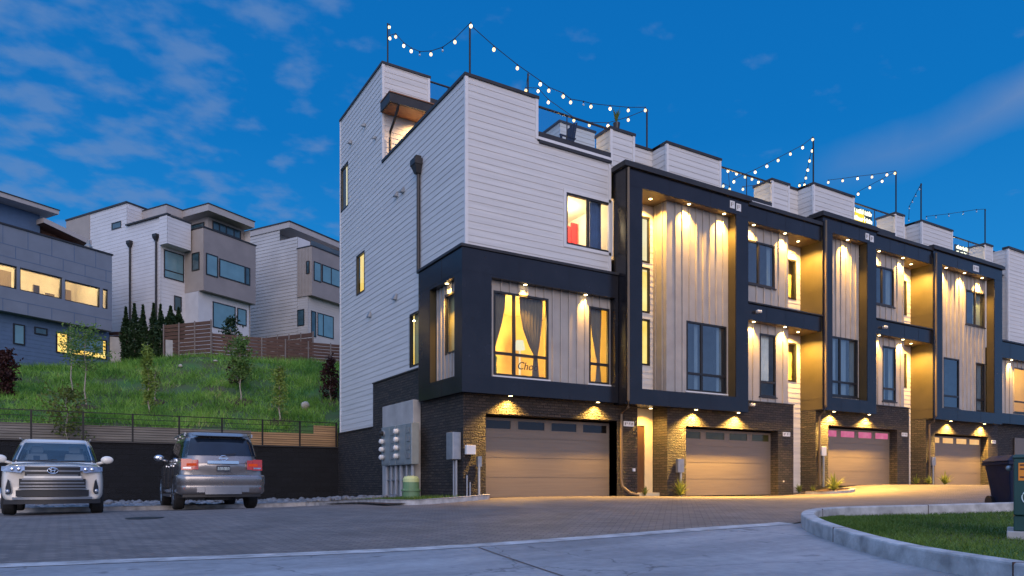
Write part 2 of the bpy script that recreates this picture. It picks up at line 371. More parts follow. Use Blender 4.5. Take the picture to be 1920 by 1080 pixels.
def light(kind, name, loc, energy, col=(1, .62, .24), size=.05, angle=90, blend=.6, aim=None):
    l = bpy.data.lights.new(name, kind); l.energy = energy * LIGHTK; l.color = col
    o = bpy.data.objects.new(name, l); C.objects.link(o); o.location = loc
    if kind in ('POINT', 'SPOT'): l.shadow_soft_size = size
    if kind == 'SPOT':
        l.spot_size = R(angle); l.spot_blend = blend
        if aim is not None: o.rotation_euler = Vector(aim).to_track_quat('-Z', 'Y').to_euler()
    return o
def downlight(par, x, y, z, e=60, angle=75, blend=.7, aim=(0, 0, -1), col=(1, .535, .10)):
    m = MB(); m.lathe([(.075, z - .012), (.075, z + .02)], x, y, 14); o = m.build('downlight', M['black'], par)
    m = MB(); m.lathe([(.055, z - .020), (.055, z - .0125)], x, y, 14); m.build('lens', M['lamp'], o)
    light('SPOT', 'downlight_beam', (x, y, z - .05), e * SPOTK, col, .03, angle, blend, aim)
def room(par, ax, u0, u1, z0, z1, pl, depth, mat, energy=0, col=(1, .66, .28), lampz=.35, lampu=.5, lampd=.5):
    m = MB(); a, b = u0 - .25, u1 + .25; c, d = z0 - .15, z1 + .25
    def q(*pts): m.quad(*[P3(ax, u, pl, -o, z) for u, o, z in pts])
    o0, o1 = .14, depth
    q((a, o1, c), (b, o1, c), (b, o1, d), (a, o1, d)); q((a, o0, c), (a, o1, c), (a, o1, d), (a, o0, d)); q((b, o0, c), (b, o1, c), (b, o1, d), (b, o0, d))
    q((a, o0, c), (b, o0, c), (b, o1, c), (a, o1, c)); q((a, o0, d), (b, o0, d), (b, o1, d), (a, o1, d))
    r = m.build('room_interior', mat, par)
    if energy:
        p = P3(ax, a + (b - a) * lampu, pl, -(o0 + (o1 - o0) * lampd), d - lampz)
        light('POINT', 'room_lamp', p, energy, col, .12)
    return r
def window(par, ax, u0, u1, z0, z1, pl, vs=(), hs=(), gl='glass', sill=True, fw=.065, proud=.012):
    m = MB()
    def bx(a, b, c, d, o0=-.07, o1=proud): axbox(m, ax, a, b, pl, o0, o1, c, d)
    bx(u0, u0 + fw, z0, z1); bx(u1 - fw, u1, z0, z1); bx(u0 + fw, u1 - fw, z0, z0 + fw); bx(u0 + fw, u1 - fw, z1 - fw, z1)
    zs = [z0 + fw] + sorted(hs) + [z1 - fw]
    for h in hs: bx(u0 + fw, u1 - fw, h - .04, h + .04, -.068, proud - .003)
    for v in vs: bx(v - .045, v + .045, z0 + fw, z1 - fw, -.066, proud - .006)
    w = m.build('window', M['black'], par)
    g = MB(); o = -.03; g.quad(P3(ax, u0 + fw, pl, o, z0 + fw), P3(ax, u1 - fw, pl, o, z0 + fw), P3(ax, u1 - fw, pl, o, z1 - fw), P3(ax, u0 + fw, pl, o, z1 - fw))
    g.build('pane', M[gl], w)
    if sill:
        s = MB(); axbox(s, ax, u0 - .05, u1 + .05, pl, -.02, .05, z0 - .05, z0 - .003); s.build('sill', M['trim'] if sill == 'white' else M['black'], w)
    return w
def curtain(par, ax, pl, pts_l, pts_r, z_list, mat, off=.16, folds=7, name='curtain'):
    """a hanging cloth between two edge curves given at the heights z_list"""
    m = MB(); n = folds * 4; vs = []; fs = []
    for z, a, b in zip(z_list, pts_l, pts_r):
        for i in range(n + 1):
            t = i / n; u = a + (b - a) * t; amp = .035
            vs.append(P3(ax, u, pl, -(off + amp * math.sin(t * folds * 2 * math.pi)), z))
    for j in range(len(z_list) - 1):
        for i in range(n): fs.append((j * (n + 1) + i, j * (n + 1) + i + 1, (j + 1) * (n + 1) + i + 1, (j + 1) * (n + 1) + i))
    m.add(vs, fs); return m.build(name, mat, par, smooth=True)

# ------------------------------------------------------------------ terrain
GP = [(10.03, 7.38, -.68), (7.4, 4.3, -.85), (6.68, 2.98, -.86), (-.68, 8.82, -.85), (3.77, 8.35, -.84), (9.74, 7.56, -.67), (3.44, 5.71, -.88),
      (-.46, 17.79, -.69), (2.64, 17.67, -.64), (5.45, 18.0, -.60), (6.79, 16.63, -.58), (9.8, 17.33, -.47), (16.4, 18.0, -.475), (24, 18.0, -.475),
      (28.5, 18.2, -.14), (34, 18.2, -.13), (40, 18.2, -.13), (16, 20.5, -.475), (0, 20, -.73), (3, 20, -.71), (0, 22.8, -.80), (6, 22.8, -.76), (9.3, 25, -.70), (9.3, 30, -.85),
      (-2, 30, -.9), (15.5, 7.01, -.58), (11.79, 8.07, -.63), (22, 10, -.42), (0, 0, -1.0), (-20, 10, -1.0), (-20, 25, -1.0), (50, 17, -.1), (50, 0, -.3), (10, -10, -1.1), (-20, -10, -1.2), (40, -10, -.6)]
HP = [(-30, 31.8, 2.0), (-10, 31.8, 2.1), (0, 31.8, 2.12), (6, 31.8, 2.12), (9, 31.8, 2.3), (12, 31.8, 2.4), (20, 31.8, 2.6), (40, 31.8, 2.6), (-3.85, 50, 6.5), (1.65, 53.2, 7.3), (4.5, 48.6, 7.2), (6.63, 44.6, 7.25), (8.8, 43.7, 7.05), (11, 43.4, 7.1), (9.5, 47, 7.1), (13, 48, 7.2), (16, 46.5, 7.3),
      (13.6, 43.2, 7.15), (2.2, 59, 8.4), (-25, 60, 6.5), (20, 60, 9.0), (30, 50, 9), (-25, 45, 5.0), (45, 45, 7), (-10, 40, 4.2), (3, 40, 4.6), (9, 38, 4.9), (15, 36.5, 5.0), (0, 75, 9), (40, 80, 9), (-30, 80, 8)]
class TPS:
    def __init__(s, pts, lam=.02):
        p = np.array(pts, float); s.c = p[:, :2]; n = len(p)
        K = s.k(s.c, s.c) + lam * np.eye(n); Q = np.hstack([np.ones((n, 1)), s.c])
        A = np.block([[K, Q], [Q.T, np.zeros((3, 3))]]); s.w = np.linalg.solve(A, np.concatenate([p[:, 2], np.zeros(3)]))
    def k(s, a, b):
        r2 = ((a[:, None] - b[None]) ** 2).sum(-1); return np.where(r2 > 1e-12, .5 * r2 * np.log(r2 + 1e-12), 0)
    def many(s, xy):
        xy = np.asarray(xy, float); return s.k(xy, s.c) @ s.w[:-3] + s.w[-3] + xy @ s.w[-2:]
    def __call__(s, x, y): return float(s.many([[x, y]])[0])
GT, HT = TPS(GP), TPS(HP)
def G(x, y): return GT(min(max(x, -25), 55), min(max(y, -12), 31))
def H(x, y): return HT(x, y)
def Gmany(xy):
    xy = np.array(xy, float); xy[:, 0] = np.clip(xy[:, 0], -25, 55); xy[:, 1] = np.clip(xy[:, 1], -12, 31); return GT.many(xy)
def sheet(name, xs, ys, fn, mat, off=0., keep=None, uv=True):
    nx, ny = len(xs), len(ys); X, Y = np.meshgrid(xs, ys); xy = np.column_stack([X.ravel(), Y.ravel()]); z = fn(xy) + off
    m = MB(); m.v = [tuple(p) for p in np.column_stack([xy, z])]
    for j in range(ny - 1):
        for i in range(nx - 1):
            if keep and not keep((xs[i] + xs[i + 1]) / 2, (ys[j] + ys[j + 1]) / 2): continue
            a = j * nx + i; m.f.append((a, a + 1, a + nx + 1, a + nx))
    return tag(m.build(name, mat, None, smooth=True, uv=uv), kind='structure')
# ------------------------------------------------------------------ camera, world, sun
cam = bpy.data.cameras.new('camera'); co = bpy.data.objects.new('camera', cam); C.objects.link(co)
co.location = (0, 0, 0); co.rotation_euler = (R(90), 0, R(-31.06))
cam.sensor_width = 36; cam.lens = 1347 / 1920 * 36; cam.shift_y = (904 - 540) / 1920; cam.clip_end = 3000; cam.clip_start = .05
scene.camera = co
w = bpy.data.worlds.new('World'); scene.world = w; w.use_nodes = True; nt = w.node_tree; nt.nodes.clear(); L = nt.links.new
SUN_EL, SUN_AZ = 2.0, 197.0      # degrees; azimuth clockwise from +Y: low behind the camera
wo = nd(nt, 'ShaderNodeOutputWorld'); bg = nd(nt, 'ShaderNodeBackground'); L(bg.outputs[0], wo.inputs[0])
sky = nd(nt, 'ShaderNodeTexSky', sky_type='NISHITA'); sky.sun_disc = False
sky.sun_elevation = R(SUN_EL); sky.sun_rotation = R(SUN_AZ); sky.air_density = 1.0; sky.dust_density = .4; sky.ozone_density = 5.0
tc = nd(nt, 'ShaderNodeTexCoord'); sep = nd(nt, 'ShaderNodeSeparateXYZ'); L(tc.outputs['Generated'], sep.inputs[0])
# dusk grade of the clear sky: deep cobalt, a little paler towards the horizon
ramp = nd(nt, 'ShaderNodeValToRGB'); e = ramp.color_ramp.elements
e[0].position = 0.0; e[0].color = (.055, .31, .70, 1); e[1].position = .85; e[1].color = (.22, .50, 1.15, 1)  # overhead end raised out of view, added blue fill for the ground
x = e.new(.2); x.color = (.016, .245, .64, 1); x = e.new(.42); x.color = (.004, .165, .515, 1); x = e.new(.56); x.color = (.0035, .145, .475, 1)
L(sep.outputs['Z'], ramp.inputs[0])
skm = nd(nt, 'ShaderNodeMix', data_type='RGBA', blend_type='MIX'); skm.inputs['Factor'].default_value = .06
L(ramp.outputs[0], skm.inputs['A']); sks = nd(nt, 'ShaderNodeVectorMath', operation='SCALE'); sks.inputs['Scale'].default_value = .12
L(sky.outputs[0], sks.inputs[0]); L(sks.outputs[0], skm.inputs['B'])
# clouds: noise on a flat layer overhead
dv = nd(nt, 'ShaderNodeMath', operation='ADD'); dv.inputs[1].default_value = .16; L(sep.outputs['Z'], dv.inputs[0])
cx = nd(nt, 'ShaderNodeMath', operation='DIVIDE'); L(sep.outputs['X'], cx.inputs[0]); L(dv.outputs[0], cx.inputs[1])
cy = nd(nt, 'ShaderNodeMath', operation='DIVIDE'); L(sep.outputs['Y'], cy.inputs[0]); L(dv.outputs[0], cy.inputs[1])
cv = nd(nt, 'ShaderNodeCombineXYZ'); L(cx.outputs[0], cv.inputs[0]); L(cy.outputs[0], cv.inputs[1])
mpc = nd(nt, 'ShaderNodeMapping'); mpc.inputs['Rotation'].default_value = (0, 0, R(28)); mpc.inputs['Scale'].default_value = (1.0, 1.15, 1); mpc.inputs['Location'].default_value = (5.3, 2.6, 0); L(cv.outputs[0], mpc.inputs[0])
nz = nd(nt, 'ShaderNodeTexNoise'); nz.inputs['Scale'].default_value = 9.5; nz.inputs['Detail'].default_value = 6; nz.inputs['Roughness'].default_value = .5; L(mpc.outputs[0], nz.inputs['Vector'])
# more cloud to the left (west of the view), hardly any overhead to the right
dl = nd(nt, 'ShaderNodeVectorMath', operation='DOT_PRODUCT'); dl.inputs[1].default_value = (-.84, .54, 0); L(tc.outputs['Generated'], dl.inputs[0])
dm = nd(nt, 'ShaderNodeMapRange'); dm.inputs['From Min'].default_value = -.1; dm.inputs['From Max'].default_value = .55; dm.inputs['To Min'].default_value = -.16; dm.inputs['To Max'].default_value = .09; L(dl.outputs['Value'], dm.inputs[0])
ca = nd(nt, 'ShaderNodeMath', operation='ADD'); L(nz.outputs['Fac'], ca.inputs[0]); L(dm.outputs[0], ca.inputs[1])
cm = nd(nt, 'ShaderNodeMapRange', interpolation_type='SMOOTHSTEP'); cm.inputs['From Min'].default_value = .47; cm.inputs['From Max'].default_value = .72; cm.inputs['To Max'].default_value = .60; L(ca.outputs[0], cm.inputs[0])
hm = nd(nt, 'ShaderNodeMapRange'); hm.inputs['From Min'].default_value = .04; hm.inputs['From Max'].default_value = .2; L(sep.outputs['Z'], hm.inputs[0])
# one long pale wisp low on the right
wu = Vector((.83, .413, .392)).normalized(); wa_ = Vector((.17, -.10, .07)); wa_ = (wa_ - wu * wa_.dot(wu)).normalized(); wb_ = wu.cross(wa_)
def dotn(v):
    n = nd(nt, 'ShaderNodeVectorMath', operation='DOT_PRODUCT'); n.inputs[1].default_value = v; L(tc.outputs['Generated'], n.inputs[0]); return n.outputs['Value']
def mth(op, a, b_=None, clamp=False):
    n = nd(nt, 'ShaderNodeMath', operation=op, use_clamp=clamp)
    for i, q in enumerate((a, b_)):
        if q is None: continue
        if isinstance(q, (int, float)): n.inputs[i].default_value = q
        else: L(q, n.inputs[i])
    return n.outputs[0]
wn_ = nd(nt, 'ShaderNodeTexNoise'); wn_.inputs['Scale'].default_value = 7; wn_.inputs['Detail'].default_value = 5; L(tc.outputs['Generated'], wn_.inputs['Vector'])
tt = mth('ADD', dotn(wb_), mth('MULTIPLY', mth('SUBTRACT', wn_.outputs['Fac'], .5), .055))
wt = mth('SUBTRACT', 1., mth('MULTIPLY', mth('ABSOLUTE', tt), 30.), True); ws_ = mth('SUBTRACT', 1., mth('MULTIPLY', mth('ABSOLUTE', dotn(wa_)), 5.5), True); wf = mth('GREATER_THAN', dotn(wu), .5)
wisp = mth('MULTIPLY', mth('MULTIPLY', mth('MULTIPLY', wt, wf), mth('MULTIPLY', ws_, 1.6, True)), mth('MULTIPLY', wn_.outputs['Fac'], 1.15, True))
cmm = nd(nt, 'ShaderNodeMath', operation='MULTIPLY'); L(cm.outputs[0], cmm.inputs[0]); L(hm.outputs[0], cmm.inputs[1])
mixc = nd(nt, 'ShaderNodeMix', data_type='RGBA'); mixc.inputs['B'].default_value = (.125, .235, .47, 1)
L(mth('MAXIMUM', cmm.outputs[0], wisp), mixc.inputs['Factor']); L(skm.outputs['Result'], mixc.inputs['A'])
# the afterglow on the sunset side, behind the camera
gl = nd(nt, 'ShaderNodeVectorMath', operation='DOT_PRODUCT'); gl.inputs[1].default_value = (.12, -.97, .20); L(tc.outputs['Generated'], gl.inputs[0])
gm = nd(nt, 'ShaderNodeMapRange', interpolation_type='SMOOTHSTEP'); gm.inputs['From Min'].default_value = -.05; gm.inputs['From Max'].default_value = 1.0; L(gl.outputs['Value'], gm.inputs[0])
glow = nd(nt, 'ShaderNodeVectorMath', operation='SCALE'); glow.inputs[0].default_value = (.24, .17, .17); L(gm.outputs[0], glow.inputs['Scale'])
ad = nd(nt, 'ShaderNodeVectorMath', operation='ADD'); L(mixc.outputs['Result'], ad.inputs[0]); L(glow.outputs[0], ad.inputs[1])
g2 = mth('MULTIPLY', mth('MAXIMUM', dotn((-.95, -.2, .24)), 0.), mth('MAXIMUM', dotn((-.95, -.2, .24)), 0.))  # second broad sky glow on the left, added unseen to brighten the flank
gs = nd(nt, 'ShaderNodeVectorMath', operation='SCALE'); gs.inputs[0].default_value = (.42, .46, .62); L(g2, gs.inputs['Scale'])
ad2 = nd(nt, 'ShaderNodeVectorMath', operation='ADD'); L(ad.outputs[0], ad2.inputs[0]); L(gs.outputs[0], ad2.inputs[1]); L(ad2.outputs[0], bg.inputs[0]); bg.inputs[1].default_value = 1.0
sun = light('SUN', 'sun', (0, -20, 30), 1.25, (1, .80, .68)); sun.data.angle = R(40)
az, el = R(197), R(20); sun.rotation_euler = (-Vector((math.sin(az) * math.cos(el), math.cos(az) * math.cos(el), math.sin(el)))).to_track_quat('-Z', 'Y').to_euler()
scene.view_settings.view_transform = 'Standard'; scene.view_settings.look = 'None'; scene.view_settings.gamma = 1; scene.view_settings.exposure = .12
scene.render.engine = 'CYCLES'; cy_ = scene.cycles; cy_.use_denoising = True; cy_.max_bounces = 6; cy_.diffuse_bounces = 3; cy_.glossy_bounces = 3; cy_.transparent_max_bounces = 12
cy_.transmission_bounces = 4; cy_.sample_clamp_indirect = 4; cy_.caustics_reflective = False; cy_.caustics_refractive = False

# ------------------------------------------------------------------ ground, drive, pavers, kerbs
def bnd(x):
    if x < 9.6: return 8.75 - .125 * (x + .68)
    if x < 11.8: return 7.46 + (x - 9.6) * .28
    return 8.07 - .29 * (x - 11.8)
def sheet2(name, xs, f0, f1, ny, fn, mat, off):
    m = MB(); n = len(xs)
    for j in range(ny + 1):
        for xx in xs: m.v.append((xx, f0(xx) + (f1(xx) - f0(xx)) * j / ny, 0))
    z = fn([(p[0], p[1]) for p in m.v]) + off; m.v = [(p[0], p[1], float(q)) for p, q in zip(m.v, z)]
    for j in range(ny):
        for i in range(n - 1):
            a = j * n + i; m.f.append((a, a + 1, a + n + 1, a + n))
    return tag(m.build(name, mat, None, smooth=True), kind='structure')
gx = np.concatenate([[-900, -300, -120, -60], np.arange(-25, 56, 1.0), [90, 160, 400, 1000]]); gy = np.concatenate([[-600, -200, -80, -30], np.arange(-12, 32, 1.0), [60, 120, 300, 1100]])
sheet('ground', gx, gy, Gmany, M['soil'], -.06)
xs = list(np.arange(-25, 50.1, .5))
sheet2('concrete_driveway', xs, lambda a: -12, lambda a: bnd(a) + .02, 26, Gmany, M['drive'], 0.)
sheet2('concrete_band', list(np.arange(-25, 9.9, .4)), lambda a: bnd(a) - .02, lambda a: bnd(a) + .30, 2, Gmany, M['kerb'], .006)
def ptop(a):
    if a < 6.35: return 22.8
    if a < 6.8: return 22.8 - (a - 6.35) / .45 * 6.1
    if a < 9.9: return 16.75 + (a - 6.8) * .24
    return 18.95
sheet2('paver_road', list(np.arange(-25, 6.3, .5)) + [6.35, 6.5, 6.65, 6.8] + list(np.arange(7, 9.8, .3)) + [9.89, 9.9] + list(np.arange(10.2, 50, .4)), lambda a: bnd(a) + (.30 if a < 9.7 else .1), ptop, 40, Gmany, M['paver'], .0)
m = MB()   # tooled joint across the driveway and a manhole lid on the pavers
def strip(m, a, b, wd, off):
    a, b = Vector(a), Vector(b); d = (b - a); n = Vector((-d.y, d.x)).normalized() * wd / 2; k = 14
    vs = []
    for i in range(k + 1):
        p = a + d * i / k
        for s_ in (-1, 1): q = p + n * s_; vs.append((q.x, q.y, G(q.x, q.y) + off))
    m.add(vs, [(2 * i, 2 * i + 1, 2 * i + 3, 2 * i + 2) for i in range(k)])
strip(m, (4.35, 8.05), (2.95, .8), .018, .006); strip(m, (-3.2, 9.0), (-4.6, 1.5), .018, .006); strip(m, (-6, 4.9), (6.3, 3.6), .018, .0065)
tag(m.build('driveway_joint', M['ink']), kind='structure')
def disc(name, x, y, r, mat, off): 
    m = MB(); n = 24; m.v = [(x, y, G(x, y) + off)] + [(x + r * math.cos(2 * math.pi * k / n), y + r * math.sin(2 * math.pi * k / n), G(x + r * math.cos(2 * math.pi * k / n), y + r * math.sin(2 * math.pi * k / n)) + off) for k in range(n)]
    m.f = [(0, 1 + k, 1 + (k + 1) % n) for k in range(n)]; return m.build(name, mat)
tag(disc('manhole_cover', 1.05, 15.1, .33, M['iron'], .008), 'dark round manhole cover set in the pavers before the silver car', 'manhole cover')
def kerb(name, pts, wd, h, mat, z=G, closed=False, sub=4, label=None, cat=None):
    P = [Vector(p) for p in pts]; Q = []
    for i in range(len(P) - 1):
        p0, p1, p2, p3 = P[max(i - 1, 0)], P[i], P[i + 1], P[min(i + 2, len(P) - 1)]
        for k in range(sub):
            t = k / sub; Q.append(.5 * ((2 * p1) + (p2 - p0) * t + (2 * p0 - 5 * p1 + 4 * p2 - p3) * t * t + (3 * p1 - p0 - 3 * p2 + p3) * t ** 3))
    Q.append(P[-1]); m = MB(); vs = []; prof = [(0, -.2), (0, h - .022), (.007, h - .006), (.022, h), (wd - .022, h), (wd - .007, h - .006), (wd, h - .022), (wd, -.2)]
    for i, q in enumerate(Q):
        d = (Q[min(i + 1, len(Q) - 1)] - Q[max(i - 1, 0)]).normalized(); n = Vector((d.y, -d.x))
        g = z(q.x, q.y)
        for (o, zz) in prof: r = q + n * o; vs.append((r.x, r.y, g + zz))
    k = len(prof); fs = []
    for i in range(len(Q) - 1):
        for j in range(k - 1): fs.append((i * k + j, i * k + j + 1, (i + 1) * k + j + 1, (i + 1) * k + j))
    fs += [tuple(range(k)), tuple(range((len(Q) - 1) * k, len(Q) * k))[::-1]]
    m.add(vs, fs); o = m.build(name, mat); return tag(o, kind='structure')
NEAR = [(5.2, -1.0), (5.75, .7), (6.2, 1.8), (6.68, 2.98), (7.4, 4.35), (8.4, 5.85), (9.2, 6.85)]
CORN = [(9.95, 7.5), (10.8, 7.95)]
FAR = [(11.79, 8.07), (13.5, 7.6), (15.5, 7.01), (18, 6.28), (22, 5.1), (28, 3.4), (36, 1.1)]
kerb('island_kerb', NEAR + CORN + FAR, .20, .19, M['kerb'])
m = MB()
for (x, y, dx, dy) in ((6.68, 2.98, .88, -.48), (8.4, 5.85, .83, -.55), (10.8, 7.95, .25, -.97), (13.5, 7.6, -.27, -.96), (16.6, 6.69, -.27, -.96)):
    z = G(x, y); a, b = Vector((x - dx * .004, y - dy * .004)), Vector((x + dx * .206, y + dy * .206)); n = Vector((-dy, dx)) * .006
    m.frustum([(a.x - n.x, a.y - n.y, z - .05), (b.x - n.x, b.y - n.y, z - .05), (b.x + n.x, b.y + n.y, z - .05), (a.x + n.x, a.y + n.y, z - .05)], [(a.x - n.x, a.y - n.y, z + .193), (b.x - n.x, b.y - n.y, z + .193), (b.x + n.x, b.y + n.y, z + .193), (a.x + n.x, a.y + n.y, z + .193)])
tag(m.build('kerb_joint', M['ink']), kind='structure')
kerb('parking_kerb', [(-25, 22.8), (-10, 22.8), (0, 22.8), (5.4, 22.8), (6.15, 22.5), (6.4, 21.6), (6.6, 19.2), (6.75, 17.4), (7.15, 16.62), (7.9, 16.6), (8.9, 16.9), (9.6, 17.25), (9.95, 17.75)], -.16, .13, M['kerb'])
kerb('planter_kerb', [(24.2, 18.05), (24.3, 17.2), (25.0, 16.75), (25.75, 17.0), (26.0, 17.7), (26.02, 18.2)], -.13, .10, M['kerb'])
m = MB(); ring = [(24.2, 18.3), (24.3, 17.2), (25.0, 16.75), (25.75, 17.0), (26.0, 17.7), (26.02, 18.3)]
m.add([(a, b, G(a, b) + .08) for a, b in ring], [tuple(range(6))]); tag(m.build('planter_soil', M['mulch']), kind='structure')
# island turf: ruled between its near and far kerbs
def polyl(P, t):
    t = min(max(t, 0), .9999) * (len(P) - 1); i = int(t); a, b = Vector(P[i]), Vector(P[i + 1]); return a + (b - a) * (t - i)
NR = [(9.6, 7.0)] + NEAR[::-1]; FR = [(10.4, 7.55), (10.9, 7.75)] + FAR
m = MB(); nn = 24
def isl(s, t):
    a = polyl([(10.1, 7.5)] + [(p[0] + .1, p[1] - .05) for p in NEAR[::-1]], t); b = polyl([(10.1, 7.5), (10.85, 7.8)] + [(p[0], p[1] - .1) for p in FAR], t)
    return a + (b - a) * s
IS = lambda x, y, s=0.: G(x, y) + .10 - .085 * min(1, s * 1.15)
for j in range(nn + 1):
    for i in range(nn + 1):
        p = isl(i / nn, (j / nn) ** 1.2); m.v.append((p.x, p.y, IS(p.x, p.y, i / nn) + .006 * math.sin(p.x * 2.1) * math.sin(p.y * 1.7)))
for j in range(nn):
    for i in range(nn): a = j * (nn + 1) + i; m.f.append((a, a + 1, a + nn + 2, a + nn + 1))
tag(m.build('island_lawn', M['turf'], smooth=True), kind='structure')
def blades(name, pos, hgt, mat, wd=.012, lean=.35):
    n = len(pos); pos = np.asarray(pos); a = rng.uniform(0, 2 * np.pi, n); h = hgt * rng.uniform(.45, 1.15, n); d = np.column_stack([np.cos(a), np.sin(a), np.zeros(n)])
    la = rng.uniform(0, 2 * np.pi, n); ln = np.column_stack([np.cos(la), np.sin(la), np.zeros(n)]) * (h * rng.uniform(0, 1, n) * lean * 2)[:, None]
    v = np.empty((n, 3, 3)); v[:, 0] = pos - d * wd; v[:, 1] = pos + d * wd; v[:, 2] = pos + ln; v[:, 2, 2] += h
    return tag(fast_mesh(name, v.reshape(-1, 3), np.arange(n * 3).reshape(-1, 3), mat), kind='stuff')
pp = []
while len(pp) < 70000:
    t = random.random() ** 1.15; sq = random.random(); p = isl(sq, t)
    if 4 < p.x * .516 + p.y * .857 < 17: pp.append((p.x, p.y, IS(p.x, p.y, sq)))
blades('lawn_grass', pp, .06, M['lawn'], .006, .8)
# planting bed by the meters, rock bed before the retaining wall
sheet2('planting_bed', [6.4, 6.6, 6.8, 7.2, 7.8, 8.4, 9.0, 9.6], lambda a: 16.75 + max(0, a - 7) * .26, lambda a: 23.2, 12, Gmany, M['mulch'], .05)
sheet2('rock_bed', list(np.arange(-25, 9.7, .8)), lambda a: 22.95, lambda a: 30.3, 14, Gmany, M['soil'], .02)
pp = []
for k in range(2600):
    a = random.uniform(6.9, 9.1); b = random.uniform(17.3, 21.9)
    if b > 17.0 + (a - 7) * .3: pp.append((a, b, G(a, b) + .05))
blades('verge_grass', pp, .12, M['lawn'], .01, .6)
ico = [Vector(v) for v in ((0, 0, 1), (.894, 0, .447), (.276, .851, .447), (-.724, .526, .447), (-.724, -.526, .447), (.276, -.851, .447), (.724, .526, -.447), (-.276, .851, -.447), (-.894, 0, -.447), (-.276, -.851, -.447), (.724, -.526, -.447), (0, 0, -1))]
icf = [(0, 1, 2), (0, 2, 3), (0, 3, 4), (0, 4, 5), (0, 5, 1), (1, 6, 2), (2, 7, 3), (3, 8, 4), (4, 9, 5), (5, 10, 1), (6, 7, 2), (7, 8, 3), (8, 9, 4), (9, 10, 5), (10, 6, 1), (11, 7, 6), (11, 8, 7), (11, 9, 8), (11, 10, 9), (11, 6, 10)]
V0 = np.array([list(v) for v in ico]); F0 = np.array(icf)
# one subdivision for rounder stones
ed = {}; V1 = [list(v) for v in V0]; F1 = []
def mid(a, b):
    k = (min(a, b), max(a, b))
    if k not in ed: q = (np.array(V1[a]) + np.array(V1[b])); V1.append(list(q / np.linalg.norm(q))); ed[k] = len(V1) - 1
    return ed[k]
for a, b, c in icf:
    ab, bc, cA = mid(a, b), mid(b, c), mid(c, a); F1 += [(a, ab, cA), (b, bc, ab), (c, cA, bc), (ab, bc, cA)]
V1 = np.array(V1); F1 = np.array(F1)
def rocks(name, P, S, mat):
    vs = []; fs = []
    for i, (p, s) in enumerate(zip(P, S)):
        sc = s * rng.uniform(.65, 1.25, 3) * np.array([1, 1, .7]); an = rng.uniform(0, 6.28); c, q = math.cos(an), math.sin(an)
        v = V1 * (1 + rng.normal(0, .07, (len(V1), 1))) * sc; v = np.column_stack([v[:, 0] * c - v[:, 1] * q, v[:, 0] * q + v[:, 1] * c, v[:, 2]]) + p
        vs.append(v); fs.append(F1 + i * len(V1))
    return fast_mesh(name, np.vstack(vs), np.vstack(fs), mat, smooth=True)
P = []; S = []
for k in range(2600):
    a = random.uniform(-9, 9.4); b = 23.05 + 7 * random.random() ** 1.6
    P.append((a, b, G(a, b) + .05 + .09 * max(0, (b - 26) / 4) + random.random() * .05)); S.append(random.uniform(.05, .14))
for k in range(500):
    a = random.uniform(6.5, 9.3); b = random.uniform(22.0, 25); P.append((a, b, G(a, b) + .05 + .12 * random.random())); S.append(random.uniform(.06, .13))
tag(rocks('river_rocks', P, S, M['rock']), kind='stuff')

# ------------------------------------------------------------------ retaining wall, fence, timber wall, hill
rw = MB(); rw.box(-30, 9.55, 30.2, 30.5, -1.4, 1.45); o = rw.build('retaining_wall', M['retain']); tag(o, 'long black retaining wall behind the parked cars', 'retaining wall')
m = MB(); m.box(-30, 9.55, 30.15, 30.55, 1.453, 1.50); m.build('coping', M['cap'], o)
m = MB(); m.quad((-30, 30.5, 1.43), (9.6, 30.5, 1.43), (9.6, 31.7, 1.43), (-30, 31.7, 1.43)); tag(m.build('terrace_ground', M['turf']), kind='structure')
f = thing('metal_fence', (2, 30.35, 1.5), 'thin black metal rail fence along the top of the black wall', 'fence')
for px_ in (-12.4, -10.85, -9.3, -7.75, -6.2, -4.6, -3.05, -1.45, .12, 1.71, 3.30, 4.85, 6.40, 7.91, 9.46):
    m = MB(); m.box(px_ - .03, px_ + .03, 30.32, 30.38, 1.5, 2.56); m.build('post', M['iron'], f)
for k in range(6):
    m = MB(); z = 2.535 - k * .19; m.box(-13, 9.5, 30.335, 30.365, z - (.016 if k == 0 else .009), z + (.016 if k == 0 else .009)); m.build('rail', M['iron'], f)
M['timber_lamplit'] = pbr('tan_lamplit_timber', (.42, .25, .12), .75, var=.25, vscale=1.2, stretch=(.5, .5, 6))  # warm lamplight on the wall's right end, painted into the board colour
t = thing('timber_wall', (0, 31.7, 1.4), 'low terrace wall of weathered horizontal timber boards below the grass slope', 'retaining wall')
m = MB()
for k in range(4): m.box(-30, 6.2, 31.6, 31.72, 1.40 + k * .185, 1.40 + k * .185 + .168)
m.build('boards', M['timber'], t)
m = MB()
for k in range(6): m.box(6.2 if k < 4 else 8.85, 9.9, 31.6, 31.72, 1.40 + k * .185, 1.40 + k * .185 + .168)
tag(m.build('boards', M['timber_lamplit'], t), 'boards at the stepped end, warm lamplight painted into their tan')
m = MB(); m.box(-30, 6.2, 31.58, 31.76, 2.137, 2.165); m.build('cap_board', M['post'], t)
hx = np.concatenate([[-60, -40], np.arange(-30, 46, 1.0), [60]]); hy = np.concatenate([[31.70, 31.72], np.arange(32.4, 56, .8), np.arange(57, 84, 3.0), [110]])
def Hm(xy): xy = np.array(xy, float); xy[:, 0] = np.clip(xy[:, 0], -30, 45); xy[:, 1] = np.clip(xy[:, 1], 31.7, 80); return np.where(xy[:, 1] < 31.71, 1.3, np.where(xy[:, 1] < 32, np.minimum(HT.many(xy), 2.1), HT.many(xy)) + .08 * np.sin(xy[:, 0] * .9) * np.sin(xy[:, 1] * .8))
sheet('grass_slope', hx, hy, Hm, M['turf'])
